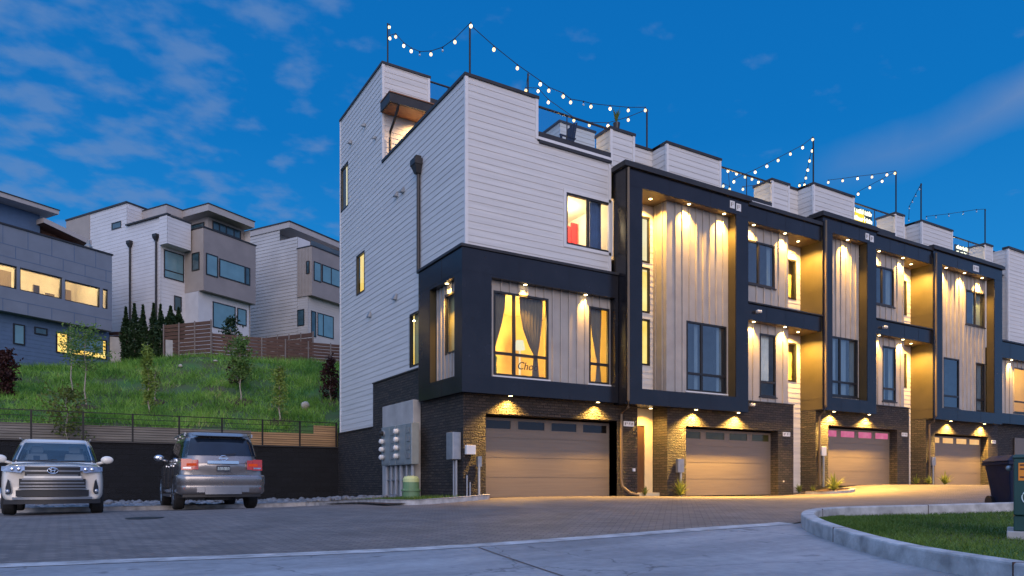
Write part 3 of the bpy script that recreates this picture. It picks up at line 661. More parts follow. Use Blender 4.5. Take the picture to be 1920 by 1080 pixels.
n = 110000; a = rng.uniform(-8, 13.6, n); b = 31.8 + 19.5 * rng.uniform(0, 1, n) ** 1.15
clump = np.sin(a * 1.7 + np.sin(b * 1.3)) * np.sin(b * 1.9 + np.sin(a * .8)); keep = rng.uniform(-1.0, 1, n) < clump + .2 - .9 * (np.sin(a * .55 + 2 * np.sin(b * .31)) * np.sin(b * .8 + a * .3) > .62)
a, b = a[keep], b[keep]; z = Hm(np.column_stack([a, b]))
hg = np.where(rng.uniform(0, 1, len(a)) < .25 + .35 * (np.sin(a * .7 + 1.3 * np.sin(b * .5)) > .3), .42, .2)
blades('hill_grass', np.column_stack([a, b, z]), hg, M['grass'], .02, .75)
def hill_hit(px, py):
    u = (px - 960) / 1347; d = Vector((u * .8566 + .5159, -u * .5159 + .8566, (904 - py) / 1347))
    t = 31
    while t < 70:
        p = d * t
        if p.y > 31.7 and float(Hm([(p.x, p.y)])[0]) > p.z: return p
        t += .05
    return d * 45
# ------------------------------------------------------------------ townhouses
TH = []
def townhouse(loc, label): t = thing('townhouse', loc, label, 'townhouse', 'row of townhouses'); TH.append(t); return t
def coping(m, x0, x1, y0, y1, z, t=.09, o=.05): m.box(x0 - o, x1 + o, y0 - o, y1 + o, z, z + t)
def garage(par, x0, x1, zb, zt, y, pane, glow=None):
    d = MB(); d.box(x0, x1, y, y + .05, zb, zt); h = (zt - zb) / 4
    for k in range(4):   # four raised door sections with a shadow gap between them
        d.box(x0 + .004, x1 - .004, y - .014, y - .002, zb + k * h + .008, zb + (k + 1) * h - .008) if k < 3 else None
    wz0, wz1 = zt - .34, zt - .08; n = 4; wd = (x1 - x0) / n; g = .13
    ops = [(x0 + i * wd + g, x0 + (i + 1) * wd - g, wz0, wz1) for i in range(n)]
    z3 = zb + 3 * h + .008
    for a, b, c, e in cells(x0 + .004, x1 - .004, z3, zt - .004, ops): d.box(a, b, y - .014, y - .002, c, e)
    o = d.build('garage_door', M['garage'], par)
    for a, b, c, e in ops:
        p = MB(); p.box(a + .004, b - .004, y - .008, y - .004, c + .004, e - .004); p.build('pane', M[pane], o)
    for a, b, c, e in ops:
        p = MB()
        for q in ((a - .03, a + .004, c - .03, e + .03), (b - .004, b + .03, c - .03, e + .03), (a + .004, b - .004, c - .03, c + .004), (a + .004, b - .004, e - .004, e + .03)): p.box(q[0], q[1], y - .024, y - .0145, q[2], q[3])
        p.build('pane_frame', M['garage'], o)
    return o
def spout(par, pts, r=.05, mat='cap', head=None):
    m = MB(); m.tube(pts, r, 8); o = m.build('downspout', M[mat], par)
    return o
def plate(loc, wd, h, label, par_y=.012):
    o = thing('house_number_plate', loc, label, 'number plate', 'house number plates on the townhouse fronts')
    m = MB(); m.box(loc[0] - wd / 2, loc[0] + wd / 2, loc[1] - .014, loc[1], loc[2] - h / 2, loc[2] + h / 2); m.build('plate', M['white'], o)
    m = MB(); n = max(2, int(wd / .085)); x = loc[0] - wd / 2 + .05
    for i in range(n):
        if i == n // 2 and n > 3: x += .03
        w_ = .035; y0, y1 = loc[1] - .019, loc[1] - .0145
        zz = loc[2]; hh = h * .28
        m.box(x, x + w_, y0, y1, zz + hh - .014, zz + hh) if i % 2 else m.box(x, x + .012, y0, y1, zz - hh, zz + hh)
        m.box(x + w_ - .012, x + w_, y0, y1, zz - hh * (.2 if i % 3 else 1), zz + hh); m.box(x, x + w_, y0, y1, zz - .006, zz + .006)
        x += (wd - .1) / n
    m.build('digits', M['ink'], o); return o
def frame(par, XL, XR, oL, oR, dz, left_deep, cap_r=.08):
    """charcoal portal frame round a recessed bay"""
    Y0, Y1 = 17.9, 18.95; m = MB()
    m.box(XL, oL, Y0, left_deep, 2.53 + dz, 10.15 + dz); m.box(oR, XR, Y0, 18.262, 2.53 + dz, 10.15 + dz)
    m.box(oL, oR, Y0, Y1, 9.6 + dz, 10.15 + dz); m.box(oL, oR, Y0, 18.6, 2.53 + dz, 3.05 + dz)
    for z in (3.06, 9.59):   # panel joints, thin proud cover strips
        m.box(XL + .01, oL - .01, Y0 - .006, Y0 - .001, z + dz - .008, z + dz + .008); m.box(oR + .01, XR - .01, Y0 - .006, Y0 - .001, z + dz - .008, z + dz + .008)
    for k in (1 / 3, 2 / 3):
        x = XL + (XR - XL) * k; m.box(x - .008, x + .008, Y0 - .006, Y0 - .001, 2.54 + dz, 3.04 + dz); m.box(x - .008, x + .008, Y0 - .006, Y0 - .001, 9.61 + dz, 10.14 + dz)
    o = m.build('portal_frame', M['metal'], par)
    m = MB(); m.box(XL - .1, XR + cap_r, Y0 - .1, 18.6, 10.153 + dz, 10.30 + dz); m.box(XL - .04, XR + cap_r - .05, Y0 - .04, 18.5, 10.30 + dz, 10.36 + dz); m.build('cornice', M['cap'], par)
    m = MB(); m.quad((oL, Y0 + .04, 9.596 + dz), (oR, Y0 + .04, 9.596 + dz), (oR, Y1, 9.596 + dz), (oL, Y1, 9.596 + dz)); m.build('soffit', M['soffit'], par)
    m = MB(); m.quad((oR - .004, Y0 + .03, 3.05 + dz), (oR - .004, 18.262, 3.05 + dz), (oR - .004, 18.262, 9.59 + dz), (oR - .004, Y0 + .03, 9.59 + dz)); m.build('downlit_jamb_face', M['bronze'], par)
    return o
def bay_bands(par, x0, x1, dz):
    for (a, b) in ((9.5, 10.08), (5.93, 6.52)):
        m = MB(); m.box(x0 + .003, x1 - .01, 17.96, 18.92, a + dz, b + dz)
        for k in (1 / 4, 1 / 2, 3 / 4): x = x0 + (x1 - x0) * k; m.box(x - .008, x + .008, 17.954, 17.959, a + dz + .01, b + dz - .01)
        m.build('bay_band', M['metal'], par)
        m = MB(); m.quad((x0 + .01, 18.0, a + dz - .004), (x1 - .02, 18.0, a + dz - .004), (x1 - .02, 18.93, a + dz - .004), (x0 + .01, 18.93, a + dz - .004)); m.build('soffit', M['soffit'], par)
        m = MB(); m.box(x0 + .003, x1 - .01, 17.88, 18.60 if a > 9 else 18.94, b + dz + .002, b + dz + (.14 if a > 9 else .05)); m.build('cornice', M['cap'], par)
def rail(par, ax, u0, u1, pl, zb, zt, posts=()):
    m = MB(); axbox(m, ax, u0, u1, pl, -.03, .03, zt - .045, zt); axbox(m, ax, u0, u1, pl, -.05, .05, zb, zb + .15)
    for p in posts: axbox(m, ax, p - .012, p + .012, pl, -.012, .012, zb + .15, zt - .045)
    o = m.build('deck_railing', M['cap'], par); g = MB(); g.quad(P3(ax, u0 + .01, pl, 0, zb + .152), P3(ax, u1 - .01, pl, 0, zb + .152), P3(ax, u1 - .01, pl, 0, zt - .047), P3(ax, u0 + .01, pl, 0, zt - .047)); g.build('glass_panel', M['rail_glass'], o); return o

# ---- end house (first of the row)
u = townhouse((9.6, 18.6, -.5), 'white sided end townhouse with the black downspout and corner box, nearest of the row')
wf = [(13.16, 14.94, 7.52, 9.15)]
m = MB(); siding(m, 'x', 9.6, 12.08, 6.7, 11.79, 18.55); siding(m, 'x', 12.08, 14.95, 6.7, 10.5, 18.55, wf); m.build('siding', M['siding'], u)
ws = [(29.16, 30.09, 11.52, 13.36), (27.14, 28.09, 7.51, 9.11), (21.65, 22.63, 3.87, 5.67)]
m = MB(); siding(m, 'y', 18.55, 21.3, 6.7, 11.79, 9.6); siding(m, 'y', 21.3, 25.2, 3.72, 11.79, 9.6, ws); siding(m, 'y', 25.2, 25.95, 3.72, 15.45, 9.6); siding(m, 'y', 25.95, 30.2, 2.08, 15.45, 9.6, ws); m.build('siding', M['siding'], u)
m = MB(); siding(m, 'x', 9.6, 11.48, 10.2, 15.45, 25.2); m.build('siding', M['siding'], u)
m = MB(); m.box(9.57, 9.67, 18.515, 18.60, 6.76, 11.78); m.box(9.57, 9.66, 25.165, 25.25, 11.80, 15.44); m.box(9.565, 9.64, 30.12, 30.22, 2.1, 15.44); m.box(11.40, 11.50, 25.165, 25.25, 10.4, 15.44); m.box(14.86, 14.955, 18.515, 18.6, 6.76, 10.44); m.box(12.0, 12.1, 18.515, 18.6, 10.56, 11.78)
for a, b, c, d in wf:
    for q in ((a - .1, a, c - .1, d + .1), (b, b + .08, c - .1, d + .1), (a, b, d, d + .1), (a, b, c - .1, c)): m.box(q[0], q[1], 18.515, 18.6, q[2], q[3])
m.build('corner_trim', M['trim'], u)
m = MB(); coping(m, 9.6, 12.08, 18.55, 18.8, 11.79); m.box(9.55, 9.85, 18.85, 25.2, 11.79, 11.88); coping(m, 9.6, 11.48, 25.2, 25.45, 15.45); m.box(9.55, 9.85, 25.5, 30.25, 15.45, 15.54); m.box(12.13, 14.95, 18.48, 18.8, 10.45, 10.54); m.build('coping', M['cap'], u)
m = MB(); m.quad((12.08, 18.6, 10.5), (12.08, 18.6, 11.79), (12.08, 19.3, 11.79), (12.08, 19.3, 10.5)); m.quad((9.8, 18.8, 10.3), (12.08, 18.8, 10.3), (12.08, 18.8, 11.79), (9.8, 18.8, 11.79)); m.build('parapet_back', M['siding'], u)
m = MB(); m.quad((9.8, 18.6, 10.45), (17.5, 18.6, 10.45), (17.5, 30.2, 10.45), (9.8, 30.2, 10.45)); m.box(11.48, 12.9, 25.2, 30.2, 14.45, 14.58); m.quad((9.7, 30.2, -.9), (17.5, 30.2, -.9), (17.5, 30.2, 15.4), (9.7, 30.2, 15.4)); m.build('roof_deck', M['cap'], u)
m = MB(); m.box(12.1, 14.95, 18.5, 18.75, 10.552, 10.64); m.build('deck_kerb', M['trim'], u)
rail(u, 'x', 12.12, 14.93, 18.55, 10.645, 11.60, (13.2,)); rail(u, 'x', 11.5, 12.9, 25.25, 14.58, 15.4, (12.3,))
# roof stair canopy with cedar soffit
m = MB(); m.box(9.5, 12.4, 24.25, 25.17, 13.62, 13.95); o = m.build('canopy', M['cap'], u)
m = MB(); m.quad((9.56, 24.32, 13.616), (12.3, 24.32, 13.616), (12.3, 25.16, 13.616), (9.56, 25.16, 13.616)); m.build('cedar_soffit', M['wood_soffit'], o)
m = MB(); m.box(9.48, 12.42, 24.22, 25.16, 13.953, 13.99); m.build('cap_flashing', M['wood_soffit'], o)
spout(u, [(9.85, 24.22, 13.6), (9.85, 24.6, 13.25), (9.85, 25.08, 12.95), (9.85, 25.1, 12.7), (9.85, 25.1, 10.6)], .05)
downlight(u, 11.15, 24.6, 13.61, 100, 130, 1.0, (-.1, .4, -1), (1, .56, .20))
# conductor head and downspout on the flank
spout(u, [(9.52, 21.76, 6.84), (9.52, 21.76, 10.1)], .062)
m = MB(); m.frustum([(9.42, 21.67, 10.1), (9.58, 21.67, 10.1), (9.58, 21.85, 10.1), (9.42, 21.85, 10.1)], [(9.33, 21.58, 10.36), (9.58, 21.58, 10.36), (9.58, 21.94, 10.36), (9.33, 21.94, 10.36)]); m.box(9.31, 9.59, 21.56, 21.96, 10.363, 10.56); m.box(9.4, 9.59, 21.67, 21.85, 10.563, 10.68); m.build('conductor_head', M['cap'], u)
for (yy, zz, r) in ((23.77, 10.13, .085), (23.19, 10.08, .085), (26.48, 6.44, .10), (23.87, 6.54, .10), (27.08, 13.98, .06), (28.75, 13.99, .07), (25.9, 13.0, .05)):
    m = MB(); m.frustum([(9.44, yy - r, zz - r), (9.575, yy - r, zz - r), (9.575, yy + r, zz - r), (9.44, yy + r, zz - r)], [(9.54, yy - r, zz + r), (9.575, yy - r, zz + r), (9.575, yy + r, zz + r), (9.54, yy + r, zz + r)]); m.build('wall_vent', M['steel'], u)
for i, (a, b, c, d) in enumerate(ws):
    window(u, 'y', a, b, c, d, 9.6, sill=False)
    m = MB(); m.quad((9.85, a - .3, c - .2), (9.85, b + .3, c - .2), (9.85, b + .3, d + .2), (9.85, a - .3, d + .2)); m.build('lit_room', M['lit_pale' if i == 0 else 'lit_yellow'], u)
window(u, 'x', 13.16, 14.94, 7.52, 9.15, 18.55, (14.04,), sill=False)
room(u, 'x', 13.16, 14.94, 7.52, 9.15, 18.55, 3.0, M['room_white'], 150, (1, .72, .40))
m = MB(); M['red'] = pbr('red_canvas', (.55, .03, .03), .6); m.box(14.55, 14.83, 20.6, 20.66, 8.35, 9.0); m.box(14.86, 15.12, 20.6, 20.66, 8.35, 9.15); m.build('red_panel', M['red'], u)
curtain(u, 'x', 18.55, [14.22] * 3, [14.68] * 3, [7.4, 8.3, 9.2], M['curtain_blue'], folds=5)
# corner box
m = MB(); y0, x0 = 18.25, 9.33
m.box(x0, 15.03, y0, 18.52, 5.98, 6.72); m.box(x0, 9.57, 18.522, 21.31, 5.97, 6.72); m.box(x0, 15.03, y0, 18.52, 2.58, 3.09); m.box(x0, 9.57, 18.522, 21.31, 2.58, 3.08)
m.box(x0, 10.3, y0, 18.52, 3.092, 5.978); m.box(x0, 9.57, 18.522, 18.74, 3.082, 5.968); m.box(x0, 9.57, 20.45, 21.31, 3.082, 5.968); m.box(14.9, 15.03, y0, 18.52, 3.092, 5.978)
for z in (6.06, 3.0): m.box(x0 + .02, 15.0, y0 - .006, y0 - .001, z - .008, z + .008); m.box(x0 - .006, x0 - .001, 18.27, 21.29, z - .008, z + .008)
for x in (11.25, 13.1): m.box(x - .008, x + .008, y0 - .006, y0 - .001, 6.07, 6.71); m.box(x - .008, x + .008, y0 - .006, y0 - .001, 2.6, 2.99)
m.box(x0 - .006, x0 - .001, 19.6, 19.616, 6.07, 6.7); m.box(x0 - .006, x0 - .001, 19.6, 19.616, 2.6, 2.99)
m.build('corner_box', M['metal'], u)
m = MB(); m.box(x0 - .05, 15.03, y0 - .05, 18.6, 6.722, 6.80); m.box(x0 - .05, 9.62, 18.61, 21.36, 6.722, 6.80); m.build('coping', M['cap'], u)
wl = [(10.5, 12.46, 3.17, 5.68), (14.03, 14.86, 3.18, 5.66)]
m = MB(); battens(m, 'x', 10.3, 14.9, 3.09, 5.98, 18.5, wl, .31, start=10.42); m.build('batten_cladding', M['batten'], u)
wsd = [(18.95, 19.82, 3.86, 5.69)]
m = MB(); battens(m, 'y', 18.74, 20.45, 3.08, 5.97, 9.56, wsd, .25, start=18.8); m.build('batten_cladding', M['batten'], u)
m = MB(); m.quad((9.34, 20.446, 3.09), (9.56, 20.446, 3.09), (9.56, 20.446, 5.96), (9.34, 20.446, 5.96)); m.build('downlit_jamb_face', M['bronze'], u)
window(u, 'x', 10.5, 12.46, 3.17, 5.68, 18.5, (11.22,), (3.84,), sill='white'); window(u, 'x', 14.03, 14.86, 3.18, 5.66, 18.5, (), (3.82,), sill='white')
window(u, 'y', 18.95, 19.82, 3.86, 5.69, 9.56, sill=False)
# living room seen through the two front windows
m = MB(); q = ((9.75, 18.66), (15.0, 18.66), (15.0, 22.6), (9.75, 22.6))
for i in (1, 2, 3): a, b = q[i], q[(i + 1) % 4]; m.quad((*a, 2.9), (*b, 2.9), (*b, 6.1), (*a, 6.1))
m.quad(*[(a, b, 2.9) for a, b in q]); m.quad(*[(a, b, 6.1) for a, b in q]); m.build('room_interior', M['room_warm'], u)
light('POINT', 'living_room_lamp', (13.4, 21.5, 4.9), 260, (1, .62, .17), .15); light('POINT', 'living_room_ceiling_lamp', (11.6, 20.6, 5.5), 200, (1, .62, .18), .2)
m = MB(); m.lathe([(.03, 2.9), (.03, 4.7), (.20, 4.72), (.13, 5.05)], 13.45, 21.8, 14); m.build('floor_lamp', M['lit_pale'], u)
m = MB(); m.tube([(11.8, 21.2, 5.35), (9.9, 21.2, 5.35)], .03, 6); m.tube([(11.8, 22.55, 4.5), (10.0, 22.55, 4.5)], .04, 6); m.build('picture_rail', M['curtain_dark'], u)
zl = [5.66, 5.2, 4.7, 4.2, 3.95, 3.85, 3.1]
curtain(u, 'x', 18.5, [10.45] * 7, [11.02, 10.98, 10.86, 10.70, 10.62, 10.60, 10.66], zl, M['curtain_dark'])
curtain(u, 'x', 18.5, [11.50, 11.52, 11.62, 11.85, 12.02, 12.03, 11.95], [12.36, 12.35, 12.30, 12.22, 12.16, 12.14, 12.22], zl, M['curtain_dark'])
curtain(u, 'x', 18.5, [14.2, 14.22, 14.30, 14.42, 14.48, 14.48, 14.40], [14.66, 14.65, 14.62, 14.58, 14.58, 14.58, 14.66], zl, M['curtain_dark'], folds=5)
curtain(u, 'x', 18.5, [14.05] * 4, [14.20, 14.14, 14.08, 14.06], zl[:4], M['curtain_dark'], folds=2)
m = MB(); m.box(10.72, 10.9, 19.0, 19.2, 3.1, 3.55); m.lathe([(.12, 3.56), (.16, 3.8), (.05, 3.95)], 10.8, 19.1, 10); m.build('potted_plant', M['leaf'], u)
# brick base
gx0, gx1 = 10.24, 15.18
m = MB(); panel(m, 'x', 9.5, 15.18, -.9, 2.58, 18.5, [(gx0, gx1, -.9, 2.02)], .42); panel(m, 'x', 15.18, 16.06, -.9, 2.9, 18.5, (), 0); m.quad((16.06, 18.5, -.9), (16.06, 19, -.9), (16.06, 19, 2.9), (16.06, 18.5, 2.9))
m.quad((15.18, 18.5, -.9), (15.18, 18.95, -.9), (15.18, 18.95, 2.02), (15.18, 18.5, 2.02))
panel(m, 'y', 18.5, 21.32, -.95, 2.6, 9.5, (), 0); panel(m, 'y', 21.32, 25.95, -.95, 3.70, 9.5, (), 0); panel(m, 'y', 25.95, 30.2, -1.1, 2.06, 9.5, (), 0); m.build('brick_wall', M['brick'], u)
m = MB(); m.box(9.47, 9.6, 21.33, 25.98, 3.703, 3.74); m.box(9.47, 9.6, 25.99, 30.2, 2.063, 2.10); m.build('flashing', M['cap'], u)
garage(u, gx0 - .02, gx1 + .02, -.47, 1.96, 18.92, 'dark_pane')
for x in (10.99, 14.26): downlight(u, x, 18.33, 2.575, 200, 130, 1, (.0, .02, -1))
for x in (11.54, 13.81): downlight(u, x, 18.38, 5.975, 90, 80, .9, (0, .08, -1))
downlight(u, 9.44, 19.45, 5.965, 80, 100, .9, (.05, 0, -1))
plate((15.68, 18.5, 1.94), .44, .17, 'small pale number plate on the brick pier beside the entry recess')
m = MB(); m.box(15.83, 15.92, 18.44, 18.5, .36, .46); m.build('outlet_cover', M['white'], u)

# ---- second house, wide portal frame
u = townhouse((15.05, 18.6, -.5), 'townhouse with the widest portal frame, three stacked slit windows and olive garage panes')
frame(u, 15.05, 20.79, 15.75, 20.15, 0, 18.52)
wd = [(16.2, 17.0, 7.6, 9.2), (16.2, 17.0, 5.86, 7.44), (16.2, 17.0, 4.04, 5.65)]
m = MB(); siding(m, 'x', 15.4, 17.15, 3.0, 9.6, 18.94, wd); m.build('siding', M['siding'], u)
for i, (a, b, c, d) in enumerate(wd):
    window(u, 'x', a, b, c, d, 18.94, sill=False)
    m = MB(); m.quad((a - .3, 19.25, c - .2), (b + .3, 19.25, c - .2), (b + .3, 19.25, d + .2), (a - .3, 19.25, d + .2)); m.build('lit_room', M['lit_pale' if i == 0 else 'lit_yellow'], u)
m = MB(); battens(m, 'y', 18.27, 18.94, 3.05, 9.6, 17.15, (), .33, start=18.45); m.build('batten_cladding', M['batten'], u)
wm = [(18.08, 20.06, 3.18, 5.62)]
m = MB(); battens(m, 'x', 17.15, 20.15, 3.05, 9.6, 18.27, wm, .33, start=17.53); m.build('batten_cladding', M['batten'], u)
window(u, 'x', 18.08, 20.06, 3.18, 5.62, 18.27, (18.83,), (3.8,), 'dark_glass', sill='white'); room(u, 'x', 18.08, 20.06, 3.18, 5.62, 18.27, 2.5, M['room_dark'])
curtain(u, 'x', 18.27, [19.72] * 2, [19.95] * 2, [3.2, 5.6], M['curtain_pale'], folds=3); curtain(u, 'x', 18.27, [18.62] * 2, [18.76] * 2, [3.2, 5.6], M['curtain_pale'], folds=2)
m = MB(); m.tube([(19.66 - .16 * math.sin(t * math.pi), 18.45, 4.0 + 1.5 * t) for t in [k / 10 for k in range(11)]], .018, 6); m.build('bow', M['black'], u)
for x in (16.55, 18.0, 19.72): downlight(u, x, 18.06 if x > 17 else 18.40, 9.592, 300 if x > 17 else 260, 100 if x > 17 else 140, 1, (0, .10, -1))
# bay beside the portal
bay_bands(u, 20.79, 25.06, 0)
w1 = [(21.0, 22.67, 7.35, 8.98)]; w2 = [(21.82, 22.73, 3.22, 5.58)]
m = MB(); battens(m, 'x', 20.79, 23.45, 6.52, 9.5, 18.26, w1, .42, start=21.6); battens(m, 'x', 20.79, 23.45, 3.0, 5.93, 18.26, w2, .42, start=21.0); m.quad((23.45, 18.26, 3.0), (23.45, 18.94, 3.0), (23.45, 18.94, 9.5), (23.45, 18.26, 9.5)); m.build('batten_cladding', M['batten'], u)
window(u, 'x', 21.0, 22.67, 7.35, 8.98, 18.26, (21.77,), (), 'dark_glass'); room(u, 'x', 21.0, 22.67, 7.35, 8.98, 18.26, 2.5, M['room_dark'])
curtain(u, 'x', 18.26, [22.4] * 2, [22.58] * 2, [7.3, 9.0], M['curtain_pale'], folds=2)
window(u, 'x', 21.82, 22.73, 3.22, 5.58, 18.26, (), (3.77,), 'glass'); room(u, 'x', 21.82, 22.73, 3.22, 5.58, 18.26, 1.6, M['room_dark'], 3)
curtain(u, 'x', 18.26, [21.85] * 2, [22.5] * 2, [3.85, 5.6], M['blind'], folds=5)
wn = [(23.95, 24.8, 7.34, 8.95), (23.95, 24.82, 4.03, 5.6)]
m = MB(); siding(m, 'x', 23.45, 25.06, 6.52, 9.5, 18.94, wn[:1]); siding(m, 'x', 23.45, 25.06, -.8, 5.93, 18.94, wn[1:]); m.build('siding', M['siding'], u)
for a, b, c, d in wn:
    window(u, 'x', a, b, c, d, 18.94, sill=False); m = MB(); m.quad((a - .3, 19.3, c - .2), (b + .3, 19.3, c - .2), (b + .3, 19.3, d + .2), (a - .3, 19.3, d + .2)); m.build('lit_room', M['room_warm'], u)
for z in (9.5, 5.93):
    for x, y, e_, an in ((21.3, 18.09, 150, 95), (23.05, 18.09, 200, 95), (24.25, 18.42, 330, 150)): downlight(u, x, y, z - .006, e_, an, .8, (0, .06, -1))
# brick base, entry recess, garage
m = MB(); panel(m, 'x', 17.15, 23.72, -.9, 2.53, 18.23, [(18.02, 22.83, -.9, 1.95)], .36); panel(m, 'x', 20.79, 23.72, 2.53, 2.98, 18.23, (), 0); m.quad((17.15, 18.23, -.9), (17.15, 18.95, -.9), (17.15, 18.95, 2.53), (17.15, 18.23, 2.53)); m.quad((23.72, 18.23, -.9), (23.72, 18.94, -.9), (23.72, 18.94, 2.98), (23.72, 18.23, 2.98)); m.build('brick_wall', M['brick'], u)
m = MB(); m.box(20.8, 23.75, 18.2, 18.3, 2.983, 3.02); m.build('flashing', M['cap'], u)
m = MB(); panel(m, 'x', 15.6, 17.15, -.42, 2.55, 18.96, [(16.0, 16.79, -.42, 1.95)], .05); m.box(15.4, 17.14, 18.6, 18.95, -.6, -.36); m.build('entry_wall', M['cream'], u)
m = MB(); m.box(16.0, 16.79, 18.99, 19.03, -.36, 1.95); o = m.build('entry_door', M['door'], u)
m = MB(); m.sphere((16.1, 18.95, .65), .035); m.build('handle', M['steel'], o)
downlight(u, 16.65, 18.5, 2.52, 85, 140, 1)
garage(u, 18.0, 22.85, -.485, 1.89, 18.6, 'olive_pane')
for x in (18.34, 20.46): downlight(u, x, 18.06, 2.522, 380, 135, .9, (0, -.06, -1))
plate((23.3, 18.23, 1.84), .42, .16, 'number plate on dark brick right of the olive paned garage')
plate((19.95, 17.9, 9.9), .24, .26, 'square white plate high on the widest portal frame, left of its pair'); plate((20.27, 17.9, 9.86), .24, .26, 'square white plate high on the widest portal frame, right of its pair')
for (x, z) in ((21.3, 6.25), (21.25, 2.85)):
    m = MB(); m.box(x - .05, x + .05, 17.9 if z > 5 else 18.17, 17.95 if z > 5 else 18.23, z - .05, z + .05); m.sphere((x - .05, 17.84 if z > 5 else 18.1, z), .06); m.sphere((x + .07, 17.84 if z > 5 else 18.1, z), .06); m.build('security_light', M['white'], u)
spout(u, [(15.1, 17.83, 10.1), (15.1, 17.83, 2.62), (15.2, 17.95, 2.42), (15.3, 18.42, 2.25), (15.3, 18.42, .05), (15.32, 18.38, -.15), (15.5, 18.2, -.36), (15.75, 18.05, -.43)], .045, 'soffit')
m = MB(); m.box(23.1, 23.14, 18.19, 18.23, -.0, .06); m.build('outlet_cover', M['white'], u)

# ---- shared roof edge pieces: set-back parapet, return, front parapet, glass rail, pier
def roof_run(u, x_back0, x_jog, x_par1, x_pier0, x_pier1, zt, first=False):
    m = MB(); siding(m, 'x', x_back0, x_jog, 10.3, zt, 19.28); siding(m, 'y', 18.55, 19.28, 10.3, zt, x_jog); siding(m, 'x', x_jog, x_par1, 10.3, zt, 18.55)
    siding(m, 'x', x_pier0, x_pier1, 10.3, zt - .1, 18.55); siding(m, 'y', 18.55, 19.4, 10.3, zt - .1, x_pier0); m.quad((x_par1, 18.55, 10.3), (x_par1, 19.2, 10.3), (x_par1, 19.2, zt), (x_par1, 18.55, zt)); m.quad((x_jog, 18.8, 10.3), (x_par1, 18.8, 10.3), (x_par1, 18.8, zt), (x_jog, 18.8, zt)); m.quad((x_pier1, 18.55, 10.3), (x_pier1, 19.4, 10.3), (x_pier1, 19.4, zt - .1), (x_pier1, 18.55, zt - .1))
    m.build('parapet', M['siding'], u)
    m = MB(); m.box(x_jog - .035, x_jog + .06, 18.515, 18.6, 10.4, zt); m.box(x_par1 - .08, x_par1 + .01, 18.515, 18.6, 10.4, zt); m.box(x_pier0 - .035, x_pier0 + .07, 18.515, 18.6, 10.4, zt - .1); m.box(x_pier1 - .07, x_pier1 + .01, 18.515, 18.6, 10.4, zt - .1); m.build('corner_trim', M['trim'], u)
    m = MB(); m.box(x_back0, x_jog + .2, 19.23, 19.5, zt, zt + .08); m.box(x_jog - .05, x_par1 + .04, 18.5, 18.82, zt + .002, zt + .09); m.box(x_jog - .05, x_jog + .22, 18.83, 19.5, zt + .081, zt + .09)
    m.box(x_pier0 - .05, x_pier1 + .04, 18.5, 19.44, zt - .1, zt - .01); m.build('coping', M['cap'], u)
    if x_pier0 > x_par1 + .3:
        m = MB(); m.box(x_par1 + .02, x_pier0 - .02, 18.5, 18.75, zt - 1.25, zt - 1.12); m.build('deck_kerb', M['trim'], u)
        rail(u, 'x', x_par1 + .02, x_pier0 - .04, 18.56, zt - 1.115, zt - .17, (x_par1 + (x_pier0 - x_par1) * .5,))
    light('POINT', 'deck_glow', ((x_par1 + x_pier0) / 2 + .3, 19.5, zt - .75), 40, (1, .60, .24), .1)
m = MB(); siding(m, 'x', 14.95, 15.96, 10.3, 11.6, 18.55); siding(m, 'y', 18.55, 19.3, 10.3, 11.6, 14.95); m.quad((15.96, 18.55, 10.3), (15.96, 19.3, 10.3), (15.96, 19.3, 11.6), (15.96, 18.55, 11.6)); m.build('parapet', M['siding'], TH[0])
m = MB(); m.box(14.915, 15.02, 18.515, 18.6, 10.4, 11.6); m.box(15.89, 15.97, 18.515, 18.6, 10.4, 11.6); m.build('corner_trim', M['trim'], TH[0])
m = MB(); m.box(14.9, 16.0, 18.5, 19.35, 11.6, 11.69); m.build('coping', M['cap'], TH[0])
light('POINT', 'deck_glow', (14.0, 19.9, 11.2), 45, (1, .60, .24), .1)
roof_run(u, 15.97, 17.43, 20.06, 22.86, 23.86, 11.72)
m = MB(); siding(m, 'x', 17.56, 19.43, 10.4, 15.35, 25.2); siding(m, 'y', 25.2, 30.2, 10.4, 15.35, 17.56); m.quad((19.43, 25.2, 10.4), (19.43, 30.2, 10.4), (19.43, 30.2, 15.35), (19.43, 25.2, 15.35)); m.build('stair_tower', M['siding'], u)
m = MB(); m.box(17.5, 19.48, 25.15, 25.45, 15.35, 15.44); m.box(17.5, 17.8, 25.46, 30.2, 15.35, 15.44); m.build('coping', M['cap'], u)
m = MB(); m.quad((17.5, 18.62, 10.42), (25.3, 18.62, 10.42), (25.3, 30.2, 10.42), (17.5, 30.2, 10.42)); m.quad((17.5, 30.2, -.9), (25.3, 30.2, -.9), (25.3, 30.2, 10.4), (17.5, 30.2, 10.4)); m.build('roof_deck', M['cap'], u)

# ---- third house
D = .32
u = townhouse((25.06, 18.6, -.2), 'townhouse with a narrow portal frame and pink lit garage panes')
frame(u, 25.06, 28.6, 25.67, 27.98, D, 18.95)
m = MB(); m.quad((25.056, 17.93, 2.56 + D), (25.056, 18.94, 2.56 + D), (25.056, 18.94, 10.1), (25.056, 17.93, 10.1)); m.box(25.05, 25.055, 17.93, 18.93, 7.6, 7.616); m.box(25.05, 25.055, 17.93, 18.93, 3.3, 3.316); m.build('side_panel', M['bronze'], u)
wm = [(26.0, 27.9, 3.52, 5.94)]
m = MB(); battens(m, 'x', 25.67, 27.98, 3.05 + D, 9.6 + D, 18.29, wm, .33, start=26.4); m.build('batten_cladding', M['batten'], u)
window(u, 'x', 26.0, 27.9, 3.52, 5.94, 18.29, (26.72,), (4.1,), 'dark_glass'); room(u, 'x', 26.0, 27.9, 3.52, 5.94, 18.29, 2.5, M['room_dark'], 3)
